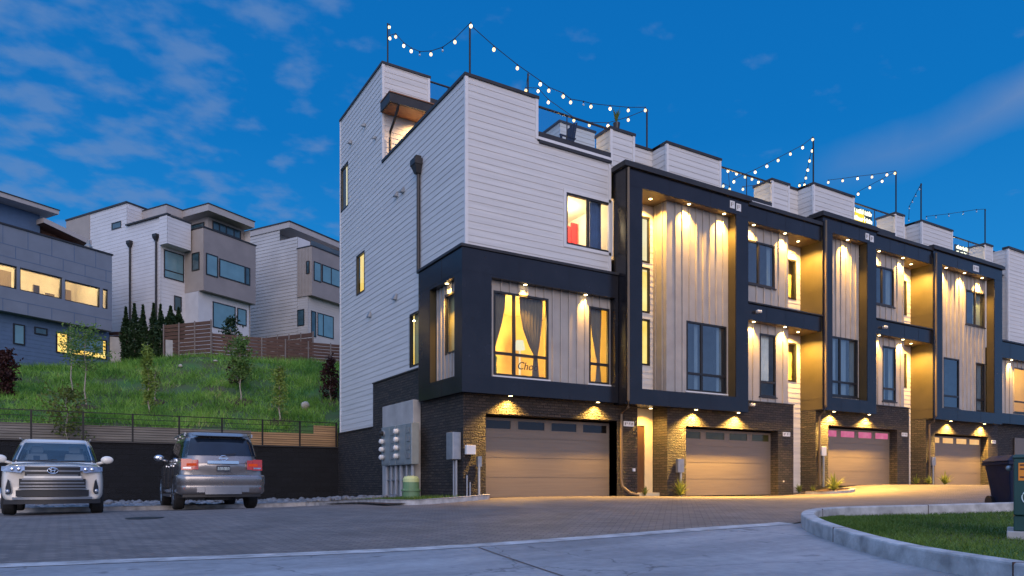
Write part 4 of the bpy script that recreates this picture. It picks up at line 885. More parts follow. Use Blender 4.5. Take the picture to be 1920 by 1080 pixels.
curtain(u, 'x', 18.29, [26.05] * 2, [26.62] * 2, [3.5, 6], M['curtain_pale'], folds=4); curtain(u, 'x', 18.29, [26.85] * 2, [27.3] * 2, [3.5, 6], M['curtain_pale'], folds=4); curtain(u, 'x', 18.29, [27.55] * 2, [27.85] * 2, [3.5, 6], M['curtain_pale'], folds=3)
for x in (26.9,): downlight(u, x, 18.07, 9.592 + D, 300, 100, 1, (0, .10, -1))
bay_bands(u, 28.6, 32.9, D)
w1 = [(28.85, 30.46, 7.62, 9.27)]; w2 = [(29.61, 30.6, 3.5, 5.88)]
m = MB(); battens(m, 'x', 28.6, 31.23, 6.52 + D, 9.5 + D, 18.26, w1, .42, start=29.4); battens(m, 'x', 28.6, 31.23, 3.28, 5.93 + D, 18.26, w2, .42, start=28.8); m.quad((31.23, 18.26, 3.2), (31.23, 18.94, 3.2), (31.23, 18.94, 9.8), (31.23, 18.26, 9.8)); m.build('batten_cladding', M['batten'], u)
window(u, 'x', 28.85, 30.46, 7.62, 9.27, 18.26, (29.6,), (), 'dark_glass'); room(u, 'x', 28.85, 30.46, 7.62, 9.27, 18.26, 2.5, M['room_dark'])
curtain(u, 'x', 18.26, [30.1] * 2, [30.38] * 2, [7.6, 9.3], M['curtain_pale'], folds=3)
window(u, 'x', 29.61, 30.6, 3.5, 5.88, 18.26, (), (4.05,), 'dark_glass'); room(u, 'x', 29.61, 30.6, 3.5, 5.88, 18.26, 2.0, M['room_dark'], 3); curtain(u, 'x', 18.26, [29.65] * 2, [30.0] * 2, [3.5, 5.9], M['curtain_pale'], folds=3); curtain(u, 'x', 18.26, [30.3] * 2, [30.55] * 2, [3.5, 5.9], M['curtain_pale'], folds=2)
wn = [(31.8, 32.6, 7.64, 9.25), (31.8, 32.6, 4.33, 5.9)]
m = MB(); siding(m, 'x', 31.23, 32.9, 6.52 + D, 9.5 + D, 18.94, wn[:1]); siding(m, 'x', 31.23, 32.9, -.4, 5.93 + D, 18.94, wn[1:]); m.build('siding', M['siding'], u)
for a, b, c, d in wn:
    window(u, 'x', a, b, c, d, 18.94, sill=False); m = MB(); m.quad((a - .3, 19.3, c - .2), (b + .3, 19.3, c - .2), (b + .3, 19.3, d + .2), (a - .3, 19.3, d + .2)); m.build('lit_room', M['room_warm'], u)
for z in (9.5 + D, 5.93 + D):
    for x, y, e_, an in ((29.1, 18.09, 150, 95), (30.85, 18.09, 200, 95), (32.05, 18.42, 330, 150)): downlight(u, x, y, z - .006, e_, an, .8, (0, .06, -1))
m = MB(); panel(m, 'x', 25.06, 31.56, -.7, 2.53 + D, 18.23, [(25.86, 30.66, -.7, 2.29)], .36); panel(m, 'x', 28.6, 31.56, 2.53 + D, 3.27, 18.23, (), 0); panel(m, 'y', 18.23, 18.95, -.9, 2.53 + D, 25.06, (), 0); m.quad((31.56, 18.23, -.7), (31.56, 18.94, -.7), (31.56, 18.94, 3.27), (31.56, 18.23, 3.27)); m.build('brick_wall', M['brick'], u)
m = MB(); m.box(28.62, 31.6, 18.2, 18.3, 3.273, 3.31); m.build('flashing', M['cap'], u)
garage(u, 25.84, 30.68, -.15, 2.22, 18.6, 'pink')
for x in (25.99, 28.35): downlight(u, x, 18.06, 2.522 + D, 380, 135, .9, (0, -.06, -1))
plate((31.2, 18.23, 2.1), .42, .16, 'number plate on dark brick right of the pink paned garage')
plate((27.95, 17.9, 10.17), .24, .26, 'square white plate high on the narrow portal frame, left of its pair'); plate((28.27, 17.9, 10.13), .24, .26, 'square white plate high on the narrow portal frame, right of its pair')
m = MB(); m.box(29.1, 29.2, 17.9, 17.95, 6.5, 6.6); m.sphere((29.1, 17.84, 6.55), .06); m.sphere((29.22, 17.84, 6.55), .06); m.build('security_light', M['white'], u)
spout(u, [(25.15, 17.83, 10.3), (25.15, 17.83, 3.0), (25.2, 17.95, 2.75), (25.2, 18.15, 2.6), (25.2, 18.15, -.1)], .045, 'soffit')
roof_run(u, 23.87, 25.36, 28.02, 31.02, 31.7, 12.0)
m = MB(); m.box(28.3, 30.9, 20.0, 20.2, 10.4, 11.55); m.build('deck_wall', M['siding'], u); m = MB(); m.box(28.28, 30.92, 19.97, 20.23, 11.553, 11.62); m.build('coping', M['cap'], u)
m = MB(); m.quad((25.3, 18.62, 10.72), (33, 18.62, 10.72), (33, 30.2, 10.72), (25.3, 30.2, 10.72)); m.quad((25.3, 30.2, -.9), (33, 30.2, -.9), (33, 30.2, 10.7), (25.3, 30.2, 10.7)); m.build('roof_deck', M['cap'], u)

# ---- fourth house
u = townhouse((32.9, 18.6, -.2), 'townhouse with a wide portal frame, split windows and peach lit garage panes')
frame(u, 32.9, 39.05, 33.64, 38.3, D, 18.95)
m = MB(); m.quad((32.896, 17.93, 2.56 + D), (32.896, 18.94, 2.56 + D), (32.896, 18.94, 10.1), (32.896, 17.93, 10.1)); m.box(32.89, 32.895, 17.93, 18.93, 7.6, 7.616); m.box(32.89, 32.895, 17.93, 18.93, 3.3, 3.316); m.build('side_panel', M['bronze'], u)
wm = [(34.5, 35.89, 3.47, 5.84), (36.47, 38.22, 7.6, 9.27), (37.4, 38.25, 3.45, 5.83)]
m = MB(); battens(m, 'x', 33.64, 38.3, 3.05 + D, 9.6 + D, 18.32, wm, .36, start=34.4); m.build('batten_cladding', M['batten'], u)
window(u, 'x', *wm[0], 18.32, (), (4.05,), 'dark_glass'); room(u, 'x', *wm[0], 18.32, 2.5, M['room_dark'])
window(u, 'x', *wm[1], 18.32, (37.35,), (), 'dark_glass'); room(u, 'x', *wm[1], 18.32, 2.5, M['room_dark'], 5); curtain(u, 'x', 18.32, [37.45] * 2, [38.1] * 2, [7.6, 9.3], M['blind'], folds=4)
window(u, 'x', *wm[2], 18.32, (), (4.04,), 'dark_glass'); room(u, 'x', *wm[2], 18.32, 2.5, M['room_dark']); curtain(u, 'x', 18.32, [37.8] * 2, [38.15] * 2, [3.4, 5.8], M['curtain_pale'], folds=3)
for x in (34.3, 35.9, 37.5): downlight(u, x, 18.08, 9.592 + D, 300, 100, 1, (0, .10, -1))
m = MB(); panel(m, 'x', 32.9, 39.3, -.6, 2.53 + D, 18.23, [(33.63, 38.39, -.6, 2.25)], .36); panel(m, 'y', 18.23, 18.95, -.8, 2.53 + D, 32.9, (), 0); m.build('brick_wall', M['brick'], u)
garage(u, 33.61, 38.41, -.15, 2.18, 18.6, 'peach')
for x in (34.67, 37.68): downlight(u, x, 18.06, 2.522 + D, 380, 135, .9, (0, -.06, -1))
plate((38.9, 18.23, 2.0), .4, .16, 'number plate on dark brick right of the peach paned garage'); plate((36.55, 17.9, 10.16), .5, .28, 'wide white plate high on the portal frame of the fourth house')
spout(u, [(33.0, 17.83, 10.3), (33.0, 17.83, 3.0), (33.05, 17.95, 2.75), (33.05, 18.15, 2.6), (33.05, 18.15, -.1)], .045, 'soffit')
roof_run(u, 31.71, 33.12, 35.72, 38.71, 39.45, 11.95)
m = MB(); m.box(36.0, 38.6, 20.0, 20.2, 10.4, 11.5); m.build('deck_wall', M['siding'], u); m = MB(); m.box(35.98, 38.62, 19.97, 20.23, 11.503, 11.57); m.build('coping', M['cap'], u)
m = MB(); m.quad((33, 18.62, 10.72), (39.5, 18.62, 10.72), (39.5, 30.2, 10.72), (33, 30.2, 10.72)); m.quad((33, 30.2, -.9), (39.5, 30.2, -.9), (39.5, 30.2, 10.7), (33, 30.2, 10.7)); m.build('roof_deck', M['cap'], u)

# ---- fifth house, at the far end
u = townhouse((39.1, 18.6, -.2), 'farthest townhouse of the row with plain white siding and a lit corner window')
m = MB(); siding(m, 'x', 39.06, 41.05, 7.0, 12.05, 19.28); siding(m, 'y', 18.55, 19.28, 7.0, 12.05, 41.05); siding(m, 'x', 41.05, 50, 7.0, 12.05, 18.55); m.build('siding', M['siding'], u)
m = MB(); m.box(41.01, 41.12, 18.51, 18.6, 7.05, 12.04); m.build('corner_trim', M['trim'], u)
m = MB(); m.box(39.46, 41.2, 19.23, 19.5, 12.05, 12.13); m.box(40.98, 50, 18.48, 18.8, 12.052, 12.16); m.box(39.07, 50, 18.18, 18.6, 7.092, 7.17); m.build('coping', M['cap'], u)
m = MB(); m.box(39.07, 50, 18.25, 18.52, 6.29, 7.09); m.box(39.07, 50, 18.25, 18.52, 2.97, 3.48)
for x in (40.6, 42.2, 43.8): m.box(x - .008, x + .008, 18.244, 18.249, 6.3, 7.08); m.box(x - .008, x + .008, 18.244, 18.249, 2.98, 3.47)
m.build('corner_box', M['metal'], u)
w5 = [(41.5, 43.2, 3.62, 5.97)]
m = MB(); battens(m, 'x', 39.07, 46, 3.48, 6.29, 18.5, w5, .42, start=40.2); m.build('batten_cladding', M['batten'], u)
window(u, 'x', *w5[0], 18.5, (), (4.2,)); room(u, 'x', *w5[0], 18.5, 2.5, M['room_warm'], 90, (1, .62, .22))
for x in (41.0, 43.6): downlight(u, x, 18.36, 6.28, 170, 95, .9, (0, .05, -1))
m = MB(); panel(m, 'x', 39.32, 50, -.6, 2.97, 18.55, (), 0); m.build('brick_wall', M['brick'], u)
m = MB(); m.box(41.6, 46.4, 18.48, 18.52, -.1, 2.3); m.build('garage_door', M['garage'], u)
m = MB(); m.quad((39.5, 18.7, 10.72), (50, 18.7, 10.72), (50, 30.2, 10.72), (39.5, 30.2, 10.72)); m.quad((50, 18.5, -.9), (50, 30.2, -.9), (50, 30.2, 12), (50, 18.5, 12)); m.quad((39.5, 30.2, -.9), (50, 30.2, -.9), (50, 30.2, 10.7), (39.5, 30.2, 10.7)); m.build('roof_deck', M['cap'], u)
# ------------------------------------------------------------------ utilities by the flank
def at(px, py, z):
    u = (px - 960) / 1347; return Vector(((u * .8566 + .5159) * z, (-u * .5159 + .8566) * z, (904 - py) / 1347 * z))
t = thing('concrete_wall', (9.4, 22.8, -.7), 'upright pale concrete slab behind the grey electric meters', 'concrete wall')
m = MB(); m.box(9.22, 9.49, 21.49, 24.24, -1.0, 2.67); m.build('slab', M['concrete'], t, bevel=.015)
def meters(y0, y1, label, first):
    t = thing('meter_cabinet', (9.0, (y0 + y1) / 2, .56), label, 'meter cabinet', 'electric meter cabinets on the concrete slab')
    m = MB(); m.box(8.95, 9.215, y0, y1, .56, 1.88); m.build('cabinet', M['grey_box'], t, bevel=.02)
    m = MB(); m.box(8.938, 8.949, y0 + .5, y1 - .06, .62, 1.82); m.build('door', M['grey_box'], t, bevel=.004)
    ym = y1 - .27
    for k in range(4):
        z = 1.66 - k * .27
        m = MB(); m.lathe([(.105, 8.94), (.105, 8.90), (.09, 8.895)], ym, z, 16, 'x'); o = m.build('meter', M['steel'], t)
        m = MB(); m.lathe([(.085, 8.894), (.082, 8.80), (.05, 8.77)], ym, z, 16, 'x'); m.build('dial', M['white' if k or not first else 'black'], o)
        m = MB(); m.box(8.925, 8.937, y0 + .12, y0 + .40, z - .09, z + .07); m.build('breaker_cover', M['steel'], t)
    n = 3
    for i in range(n):
        y = y0 + .2 + i * (y1 - y0 - .4) / (n - 1); r = (.06, .045, .07)[i]
        m = MB(); m.tube([(9.08, y, .56), (9.08, y, -.75)], r, 10); m.build('conduit', M['pvc'], t)
    m = MB(); m.box(9.05, 9.2, y0 + .1, y1 - .1, .05, .09); m.build('strut', M['steel'], t)
meters(22.36, 23.62, 'grey meter cabinet with four round meters, on the far part of the concrete slab', True)
meters(20.99, 22.32, 'grey meter cabinet with four round meters, above the green pedestal', False)
t = thing('utility_pedestal', (8.6, 20.2, -.65), 'sage green utility pedestal with a pale cap below the meters', 'pedestal')
m = MB(); m.lathe([(.27, -.75), (.27, -.28), (.30, -.27), (.30, -.22), (.25, -.21), (.245, .0)], 8.6, 20.2, 20); m.build('body', M['sage'], t, smooth=False)
m = MB(); m.lathe([(.25, .003), (.245, .10), (.20, .17), (.10, .19)], 8.6, 20.2, 20); m.build('cap', M['lime'], t)
m = MB(); m.box(8.33, 8.36, 20.15, 20.25, -.3, -.2); m.build('latch', M['steel'], t)
t = thing('utility_box', (9.35, 18.85, .66), 'tall pale grey box on the dark brick flank with two conduits', 'utility box')
m = MB(); m.box(9.22, 9.49, 18.62, 19.05, .66, 1.45); m.build('box', M['steel'], t, bevel=.012)
for y in (18.75, 18.9): m = MB(); m.tube([(9.4, y, .66), (9.4, y, -.7)], .035, 8); m.build('conduit', M['pvc'], t)
t = thing('utility_box', (9.68, 18.42, .79), 'small white square box on the brick left of the plain garage door', 'utility box')
m = MB(); m.box(9.54, 9.84, 18.36, 18.49, .80, 1.07); m.build('box', M['white'], t, bevel=.01)
for x, z1 in ((9.58, .2), (9.68, .0)): m = MB(); m.tube([(x, 18.42, z1), (x, 18.42, -.65)], .022, 8); m.build('conduit', M['pvc'], t)
m = MB(); m.tube([(9.98, 18.43, .5), (9.98, 18.43, -.65)], .04, 8); m.box(9.92, 10.04, 18.37, 18.48, .45, .75); m.build('conduit', M['steel'], t)
for (x, y, zb, zt, g, lb) in ((17.66, 18.12, .33, .80, -.5, 'grey conduit box on the brick left of the olive paned garage'), (25.42, 18.13, 1.05, 1.42, -.1, 'white conduit box on the brick left of the pink paned garage'), (33.32, 18.13, .75, 1.15, -.15, 'grey conduit box on the brick left of the peach paned garage')):
    t = thing('utility_box', (x, y, zb), lb, 'utility box')
    m = MB(); m.box(x - .14, x + .14, y - .04, y + .095, zb, zt); m.build('box', M['white' if x > 25 and x < 30 else 'steel'], t, bevel=.01)
    m = MB(); m.tube([(x + .04, y + .03, zb), (x + .04, y + .03, g - .1)], .04, 8); m.build('conduit', M['steel'], t)

M['bulb_warm'] = emis('warm_string_bulb', (1, .66, .30), 2.6); M['bulb_dim'] = emis('dim_string_bulb', (1, .72, .42), 2.0)
# ------------------------------------------------------------------ roof poles, string lights, roof things
def pole(base, top, label):
    t = thing('light_pole', base, label, 'light pole', 'slim roof poles carrying string lights')
    m = MB(); m.tube([base, top], .03, 8); m.build('shaft', M['iron'], t)
    m = MB(); m.tube([(top[0], top[1], top[2] - .02), (top[0] + .09, top[1], top[2] - .05)], .012, 6); m.build('hook', M['steel'], t)
p1 = at(727, 44, 26.75); pole((p1.x, p1.y, 15.5), p1, 'thin black pole at the front of the roof stair tower')
p2 = at(881, 46, 21.15); pole((p2.x, p2.y, 11.85), p2, 'thin black pole on the nearest parapet corner')
p3 = at(990, 138, 25.2); pole((p3.x, p3.y, 10.45), p3, 'short black pole just behind the nearest parapet')
p4 = at(1213, 205, 25.6); pole((p4.x, p4.y, 11.75), p4, 'black pole on the set back parapet by the roof plant')
p5 = at(1525, 259, 29.1); pole((p5.x, p5.y, 12.05), p5, 'black pole with lights strung both ways, on the narrow house parapet')
p6 = at(1680, 322, 32.1); pole((p6.x, p6.y, 11.95), p6, 'black pole right of the yellow roof sign')
p7 = at(1727, 344, 33.1); pole((p7.x, p7.y, 12.0), p7, 'bare black pole with unlit bulbs, between the two roof signs')
p8 = at(1847, 392, 36.0); pole((p8.x, p8.y, 11.9), p8, 'farthest black pole, right of the white roof sign')
def string(label, pts, z0, z1, off=(), pre=None, post=None):
    """pts: where the bulbs hang; the cable runs just above them"""
    P = [at(p[0], p[1], z0 + (z1 - z0) * i / max(1, len(pts) - 1)) for i, p in enumerate(pts)]
    t = thing('string_light', P[0], label, 'string light', 'string lights above the roof decks')
    cab = ([Vector(pre)] if pre else []) + [p + Vector((0, 0, .11)) for p in P] + ([Vector(post)] if post else [])
    m = MB(); m.tube(cab, .011, 5); m.build('cable', M['wire'], t)
    for i, p in enumerate(P):
        o = i in off
        m = MB(); m.sphere(p, .035 if o else .048, 10, 7, (1, 1, 1.15)); m.build('bulb', M['bulb_off'] if o else M[random.choice(('bulb', 'bulb', 'bulb_warm', 'bulb_dim'))], t, smooth=True)
        m = MB(); m.tube([p + Vector((0, 0, .06)), p + Vector((0, 0, .12))], .022, 6); m.build('socket', M['wire'], t)
string('string of bulbs sagging from the tower pole to the nearest parapet pole', [(730, 51), (731, 72), (742, 69), (757, 86), (771, 96), (787, 103), (808, 102), (830, 95), (853, 79), (883, 49)], 26.7, 21.1, (5, 7))
string('long string of bulbs from the nearest parapet pole to the pole by the roof plant', [(926, 93), (970, 128), (1013, 158), (1029, 170), (1056, 181), (1070, 192), (1094, 196), (1108, 200), (1144, 204), (1178, 207), (1210, 207)], 21.5, 25.5, (6,), pre=p2)
string('lower string of bulbs sagging behind the nearest glass rail', [(986, 170), (1009, 171), (1028, 192), (1076, 226), (1105, 235), (1140, 236), (1178, 225)], 25.2, 25.6, (), pre=p3, post=p4)
string('string of bulbs climbing to the tall pole above the second glass rail', [(1376, 341), (1416, 323), (1438, 312), (1459, 301), (1482, 289), (1505, 277), (1524, 262)], 27.9, 29.1)
string('string of bulbs dropping steeply from the tall pole to the deck', [(1523, 283), (1518, 302), (1514.7, 319), (1511, 334), (1508.5, 347), (1499, 348)], 29.3, 33)
string('string of bulbs seen through the second glass rail', [(1356, 349), (1368, 355), (1365, 321), (1381, 326), (1397, 332), (1410, 336), (1422, 342), (1420, 352), (1393, 355)], 27.8, 28.6)
string('upper string of bulbs running left from the pole by the yellow sign', [(1553, 342), (1580, 339), (1608, 335), (1635, 332), (1663, 328), (1678, 325)], 33, 32.1, (), post=p6)
string('lower string of bulbs falling left from the pole by the yellow sign', [(1654, 340), (1631, 352), (1609, 364)], 32.1, 32.6, (), pre=p6)
string('unlit string of small bulbs below the bare pole', [(1724, 355), (1717, 368), (1711, 379), (1705, 391), (1704, 414)], 33.1, 35, (0, 1, 2, 3, 4), pre=p7)
string('unlit string of small bulbs to the farthest pole', [(1737, 410), (1755, 408), (1779, 405), (1806, 401), (1831, 397)], 34, 36, (0, 1, 2, 3, 4), post=p8)
# lounge chair behind the first glass rail
t = thing('deck_chair', (13.8, 19.3, 10.6), 'dark slatted lounge chair behind the nearest glass rail', 'chair')
m = MB(); m.frustum([(13.55, 19.1, 10.95), (13.85, 19.1, 10.95), (13.85, 19.65, 11.05), (13.55, 19.65, 11.05)], [(13.55, 19.1, 10.99), (13.85, 19.1, 10.99), (13.85, 19.65, 11.09), (13.55, 19.65, 11.09)]); m.build('seat', M['bin'], t)
m = MB()
for k in range(4): y = 19.12 + k * .14; m.frustum([(13.84, y, 10.98), (13.87, y, 10.98), (13.87, y + .12, 10.98), (13.84, y + .12, 10.98)], [(14.0, y, 11.82 + .05 * (k in (1, 2))), (14.03, y, 11.82 + .05 * (k in (1, 2))), (14.03, y + .12, 11.82 + .05 * (k in (1, 2))), (14.0, y + .12, 11.82 + .05 * (k in (1, 2)))])
m.build('backrest', M['bin'], t)
for y in (19.05, 19.66): m = MB(); m.box(13.3, 13.92, y, y + .07, 11.22, 11.25); m.box(13.32, 13.38, y, y + .06, 10.5, 11.22); m.build('armrest', M['bin'], t)
for x, y in ((13.55, 19.08), (13.55, 19.6), (13.9, 19.08), (13.9, 19.6)): m = MB(); m.box(x - .03, x + .03, y, y + .06, 10.45, 10.96); m.build('leg', M['bin'], t)
def spiky(name, P, n, ln, mat, label, cat, group=None, wd=.03, pot=None, up=.5):
    t = thing(name, P, label, cat, group); m = MB()
    for k in range(n):
        a = random.uniform(0, 6.283); el = random.uniform(up, 1.5); l = ln * random.uniform(.6, 1.1); d = Vector((math.cos(a) * math.cos(el), math.sin(a) * math.cos(el), math.sin(el))); s = Vector((-math.sin(a), math.cos(a), 0)) * wd
        b = Vector((0, 0, .02)); q = b + d * l * .5 + Vector((0, 0, .04)); e = b + d * l - Vector((0, 0, .12 * l * (1.5 - el)))
        m.add([b - s * .5, b + s * .5, q + s, q - s, e], [(0, 1, 2, 3), (3, 2, 4)])
    m.build('foliage', M[mat], t, world=False)
    if pot: m = MB(); m.lathe([(pot * .7, 0), (pot, .3)], 0, 0, 14); m.build('pot', M['black'], t, world=False); t.children[0].location.z = .28
    return t
q = at(1156, 238, 24.0); spiky('potted_plant', (q.x, q.y, 11.69), 26, .55, 'leaf_olive', 'upright grassy plant in a pot on the roof pier', 'plant', None, .02, .12, 1.0)
for (x, y, n, l, lb) in ((17.5, 17.95, 60, .62, 'yellow green yucca at the left jamb of the olive paned garage'), (16.4, 18.5, 30, .32, 'small low clump beside the bright entry door'), (24.55, 18.6, 34, .40, 'small spiky plant at the foot of the white strip between dark bricks'), (25.3 - .5, 18.15, 26, .36, 'flat spiky plant just left of the kerbed planter'),
                         (25.55, 17.75, 60, .75, 'tall yellow green yucca in the kerbed planter'), (24.95, 17.35, 50, .5, 'pale striped yucca at the front of the kerbed planter'), (32.2, 18.3, 40, .5, 'spiky plant left of the pair beyond the pink paned garage'), (32.75, 18.0, 40, .5, 'spiky plant right of the pair beyond the pink paned garage'), (33.75, 17.85, 60, .66, 'round yellow green yucca before the peach paned garage')):
    spiky('yucca', (x, y, G(x, y) + (.06 if 24.2 < x < 26 and y < 18 else .0)), n, l, 'yucca', lb, 'yucca', 'yuccas along the garage fronts', .022, None, .25)
# roof signs: glowing strokes on a dark board (the words cannot be read in the photograph)
def roof_sign(loc, w_, h_, rows, label, disc_=False):
    t = thing('lit_sign', loc, label, 'sign'); x, y, z = loc; r = random.Random(5 + int(x))
    m = MB(); m.box(x - w_ / 2, x + w_ / 2, y, y + .05, z, z + h_); m.build('board', M['cap' if not disc_ else 'metal'], t)
    if disc_:
        m = MB(); n = 26; v = [(x - .28 + .50 * math.cos(2 * math.pi * k / n), y - .02, max(z + .02, z + .36 + .46 * math.sin(2 * math.pi * k / n))) for k in range(n)]; v2 = [(a, b + .015, c) for a, b, c in v]
        m.add(v + v2, [tuple(range(n))] + [(k, (k + 1) % n, n + (k + 1) % n, n + k) for k in range(n)]); m.build('glowing_disc', emis('sign_yellow', (1, .60, .02), 1.5), t)
    ms = emis('sign_white', (1, .90, .60), 2.6); m = MB()
    for k in range(rows):
        zz = z + h_ * (1 - (k + .75) / rows); hh = h_ / rows * .62; a = x - w_ / 2 + .06
        while a < x + w_ / 2 - .1:
            lw = r.uniform(.07, .12); y0, y1 = y - .045, y - .022
            m.box(a, a + .026, y0, y1, zz, zz + hh * r.uniform(.6, 1.15))
            if r.random() < .75: m.box(a + .028, a + lw - .03, y0, y1, zz + hh * .42, zz + hh * .62)
            if r.random() < .8: m.box(a + lw - .028, a + lw, y0, y1, zz, zz + hh * r.uniform(.5, 1))
            a += lw + .05
    m.build('glowing_letters', ms, t)
roof_sign((29.25, 18.95, 10.95), 1.35, .95, 3, 'yellow glowing round sign with pale lettering behind the third glass rail', True)
roof_sign((37.35, 18.95, 10.85), 1.15, .82, 3, 'white glowing letter sign behind the fourth glass rail')
t = thing('window_lettering', (11.9, 18.62, 3.3), 'dark cursive lettering standing in the lit corner window', 'lettering')
text_mesh('letters', 'Choo', .33, M['ink'], t, (-.12, .02, .24), (R(90), 0, 0), .28, .008)

# ------------------------------------------------------------------ houses on the hill (their fronts are turned 30 degrees from the row)
TA = R(30.1)
def hill_house(name, base, label):
    c, s = math.cos(TA), math.sin(TA); a, b, z = base
    t = thing(name, (a * c - b * s, a * s + b * c, z), label, 'house', None, TA); t['o'] = base; return t
def hb(m, name, mat, t):
    o = t['o']; m.v = [(p[0] - o[0], p[1] - o[1], p[2] - o[2]) for p in m.v]; return m.build(name, mat, t, world=False)
def fwin(t, ax, u0, u1, z0, z1, pl, mat, vs=(), hs=(), fw=.07):
    m = MB(); 
    for q in ((u0, u0 + fw, z0, z1), (u1 - fw, u1, z0, z1), (u0 + fw, u1 - fw, z0, z0 + fw), (u0 + fw, u1 - fw, z1 - fw, z1)): axbox(m, ax, q[0], q[1], pl, -.06, .05, q[2], q[3])
    for v in vs: axbox(m, ax, v - .04, v + .04, pl, -.06, .046, z0 + fw, z1 - fw)
    for h in hs: axbox(m, ax, u0 + fw, u1 - fw, pl, -.06, .043, h - .035, h + .035)
    w_ = hb(m, 'window', M['black'], t)
    m = MB(); axbox(m, ax, u0 + fw, u1 - fw, pl, -.05, .022, z0 + fw, z1 - fw); o = t['o']; m.v = [(p[0] - o[0], p[1] - o[1], p[2] - o[2]) for p in m.v]; m.build('pane', M[mat], w_, world=False)
    return w_
M['dark_cedar'] = pbr('dark_cedar', (.10, .045, .025), .6, var=.3)
M['c_lap'] = pbr('warm_grey_lap', (.46, .44, .42), .6, var=.12, vscale=.5)
M['teal'] = pbr('teal_blind_glass', (.13, .26, .31), .12, var=.12, vscale=1.5, coat=.5)
M['teal_dark'] = pbr('dark_teal_glass', (.04, .085, .105), .08, var=.3, vscale=2, coat=.5)
M['a_panel'] = pbr('blue_grey_panel', (.19, .215, .26), .5, var=.1, vscale=1)
M['a_lap'] = pbr('dark_blue_lap', (.09, .15, .25), .55, var=.08)
M['tan'] = pbr('tan_panel', (.36, .31, .27), .6, var=.08, vscale=1.2)
M['taupe'] = pbr('taupe_panel', (.26, .23, .22), .6, var=.08, vscale=1.2)
M['b_lap'] = pbr('pale_grey_lap', (.62, .61, .61), .55, var=.06, vscale=1)
M['b_roof'] = pbr('pale_fascia', (.42, .385, .36), .55, var=.05)
M['stucco'] = pbr('white_stucco', (.55, .55, .56), .7, var=.06, vscale=2)
t = hill_house('hill_house', (24, 45.6, 6.4), 'blue grey house with a lit strip of windows, at the left edge')
wa = [(19.6, 22.34, 11.02, 12.33), (22.5, 24.85, 11.02, 12.33), (25.01, 27.16, 11.0, 12.26), (27.33, 27.68, 11.0, 12.26)]
m = MB(); panel(m, 'x', 14, 27.94, 9.66, 14.5, 44.62, wa, .3); m.quad((27.94, 44.62, 9.66), (27.94, 54, 9.66), (27.94, 54, 14.5), (27.94, 44.62, 14.5)); m.quad((14, 44.62, 9.66), (27.94, 44.62, 9.66), (27.94, 45.4, 9.66), (14, 45.4, 9.66)); m.quad((14, 44.62, 14.5), (27.94, 44.62, 14.5), (27.94, 54, 14.5), (14, 54, 14.5)); m.quad((14, 54, 6), (28, 54, 6), (28, 54, 14.5), (14, 54, 14.5)); m.quad((14, 44.62, 6), (14, 54, 6), (14, 54, 14.5), (14, 44.62, 14.5))
hb(m, 'panel_wall', M['a_panel'], t)
m = MB()
for z in (10.35, 12.75, 13.45): m.box(14, 27.9, 44.612, 44.619, z - .015, z + .015)
for i, z in enumerate((9.68, 12.77, 13.47)):
    for k in range(10): x = 15 + k * 1.32 + (.66 if i == 1 else 0); m.box(x - .015, x + .015, 44.612, 44.619, z, (10.33, 13.43, 14.48)[i]) if x < 27.8 else None
hb(m, 'panel_joint', M['a_lap'], t)
m = MB(); m.box(14, 28.0, 44.56, 44.9, 14.503, 14.6); hb(m, 'coping', M['cap'], t)
for a, b, c, d in wa: fwin(t, 'x', a, b, c, d, 44.75, 'glass', ())
def hroom(t, a0, a1, b0, b1, z0, z1, mat, lamps):
    m = MB(); m.quad((a0, b1, z0), (a1, b1, z0), (a1, b1, z1), (a0, b1, z1)); m.quad((a0, b0, z0), (a1, b0, z0), (a1, b1, z0), (a0, b1, z0)); m.quad((a0, b0, z1), (a1, b0, z1), (a1, b1, z1), (a0, b1, z1)); m.quad((a0, b0, z0), (a0, b1, z0), (a0, b1, z1), (a0, b0, z1)); m.quad((a1, b0, z0), (a1, b1, z0), (a1, b1, z1), (a1, b0, z1)); hb(m, 'room_interior', mat, t)
    c, s = math.cos(TA), math.sin(TA)
    for (a, b, z, e_) in lamps: light('POINT', 'room_lamp', (a * c - b * s, a * s + b * c, z), e_, (1, .66, .30), .12)
hroom(t, 19.4, 27.85, 44.95, 48.4, 10.2, 13.2, M['room_white'], ((20.9, 46.5, 12.7, 120), (23.4, 46.8, 12.7, 130), (26.2, 46.6, 12.7, 120)))
for (a, b, z0, z1, w_) in ((22.9, 48.2, 11.6, 12.9, .9), (24.2, 46.5, 10.2, 12.0, .35), (26.7, 48.2, 11.2, 12.6, .7), (25.2, 47.0, 10.2, 11.8, .5), (20.6, 48.2, 11.6, 12.5, .6)):
    m = MB(); m.box(a, a + w_, b, b + .12, z0, z1); hb(m, 'furniture', M['curtain_dark'], t)
wl_ = [(22.42, 23.04, 7.98, 9.17), (23.56, 24.29, 8.77, 9.2), (24.8, 27.93, 7.86, 9.12)]
m = MB(); siding(m, 'x', 14, 28.1, 5.6, 9.66, 45.22, wl_, .24); m.quad((28.1, 45.22, 5), (28.1, 54, 5), (28.1, 54, 9.66), (28.1, 45.22, 9.66)); hb(m, 'lap_wall', M['a_lap'], t)
fwin(t, 'x', *wl_[0], 45.2, 'teal'); fwin(t, 'x', *wl_[1], 45.2, 'teal_dark'); fwin(t, 'x', 24.8, 25.5, 7.86, 9.12, 45.2, 'lit_yellow')
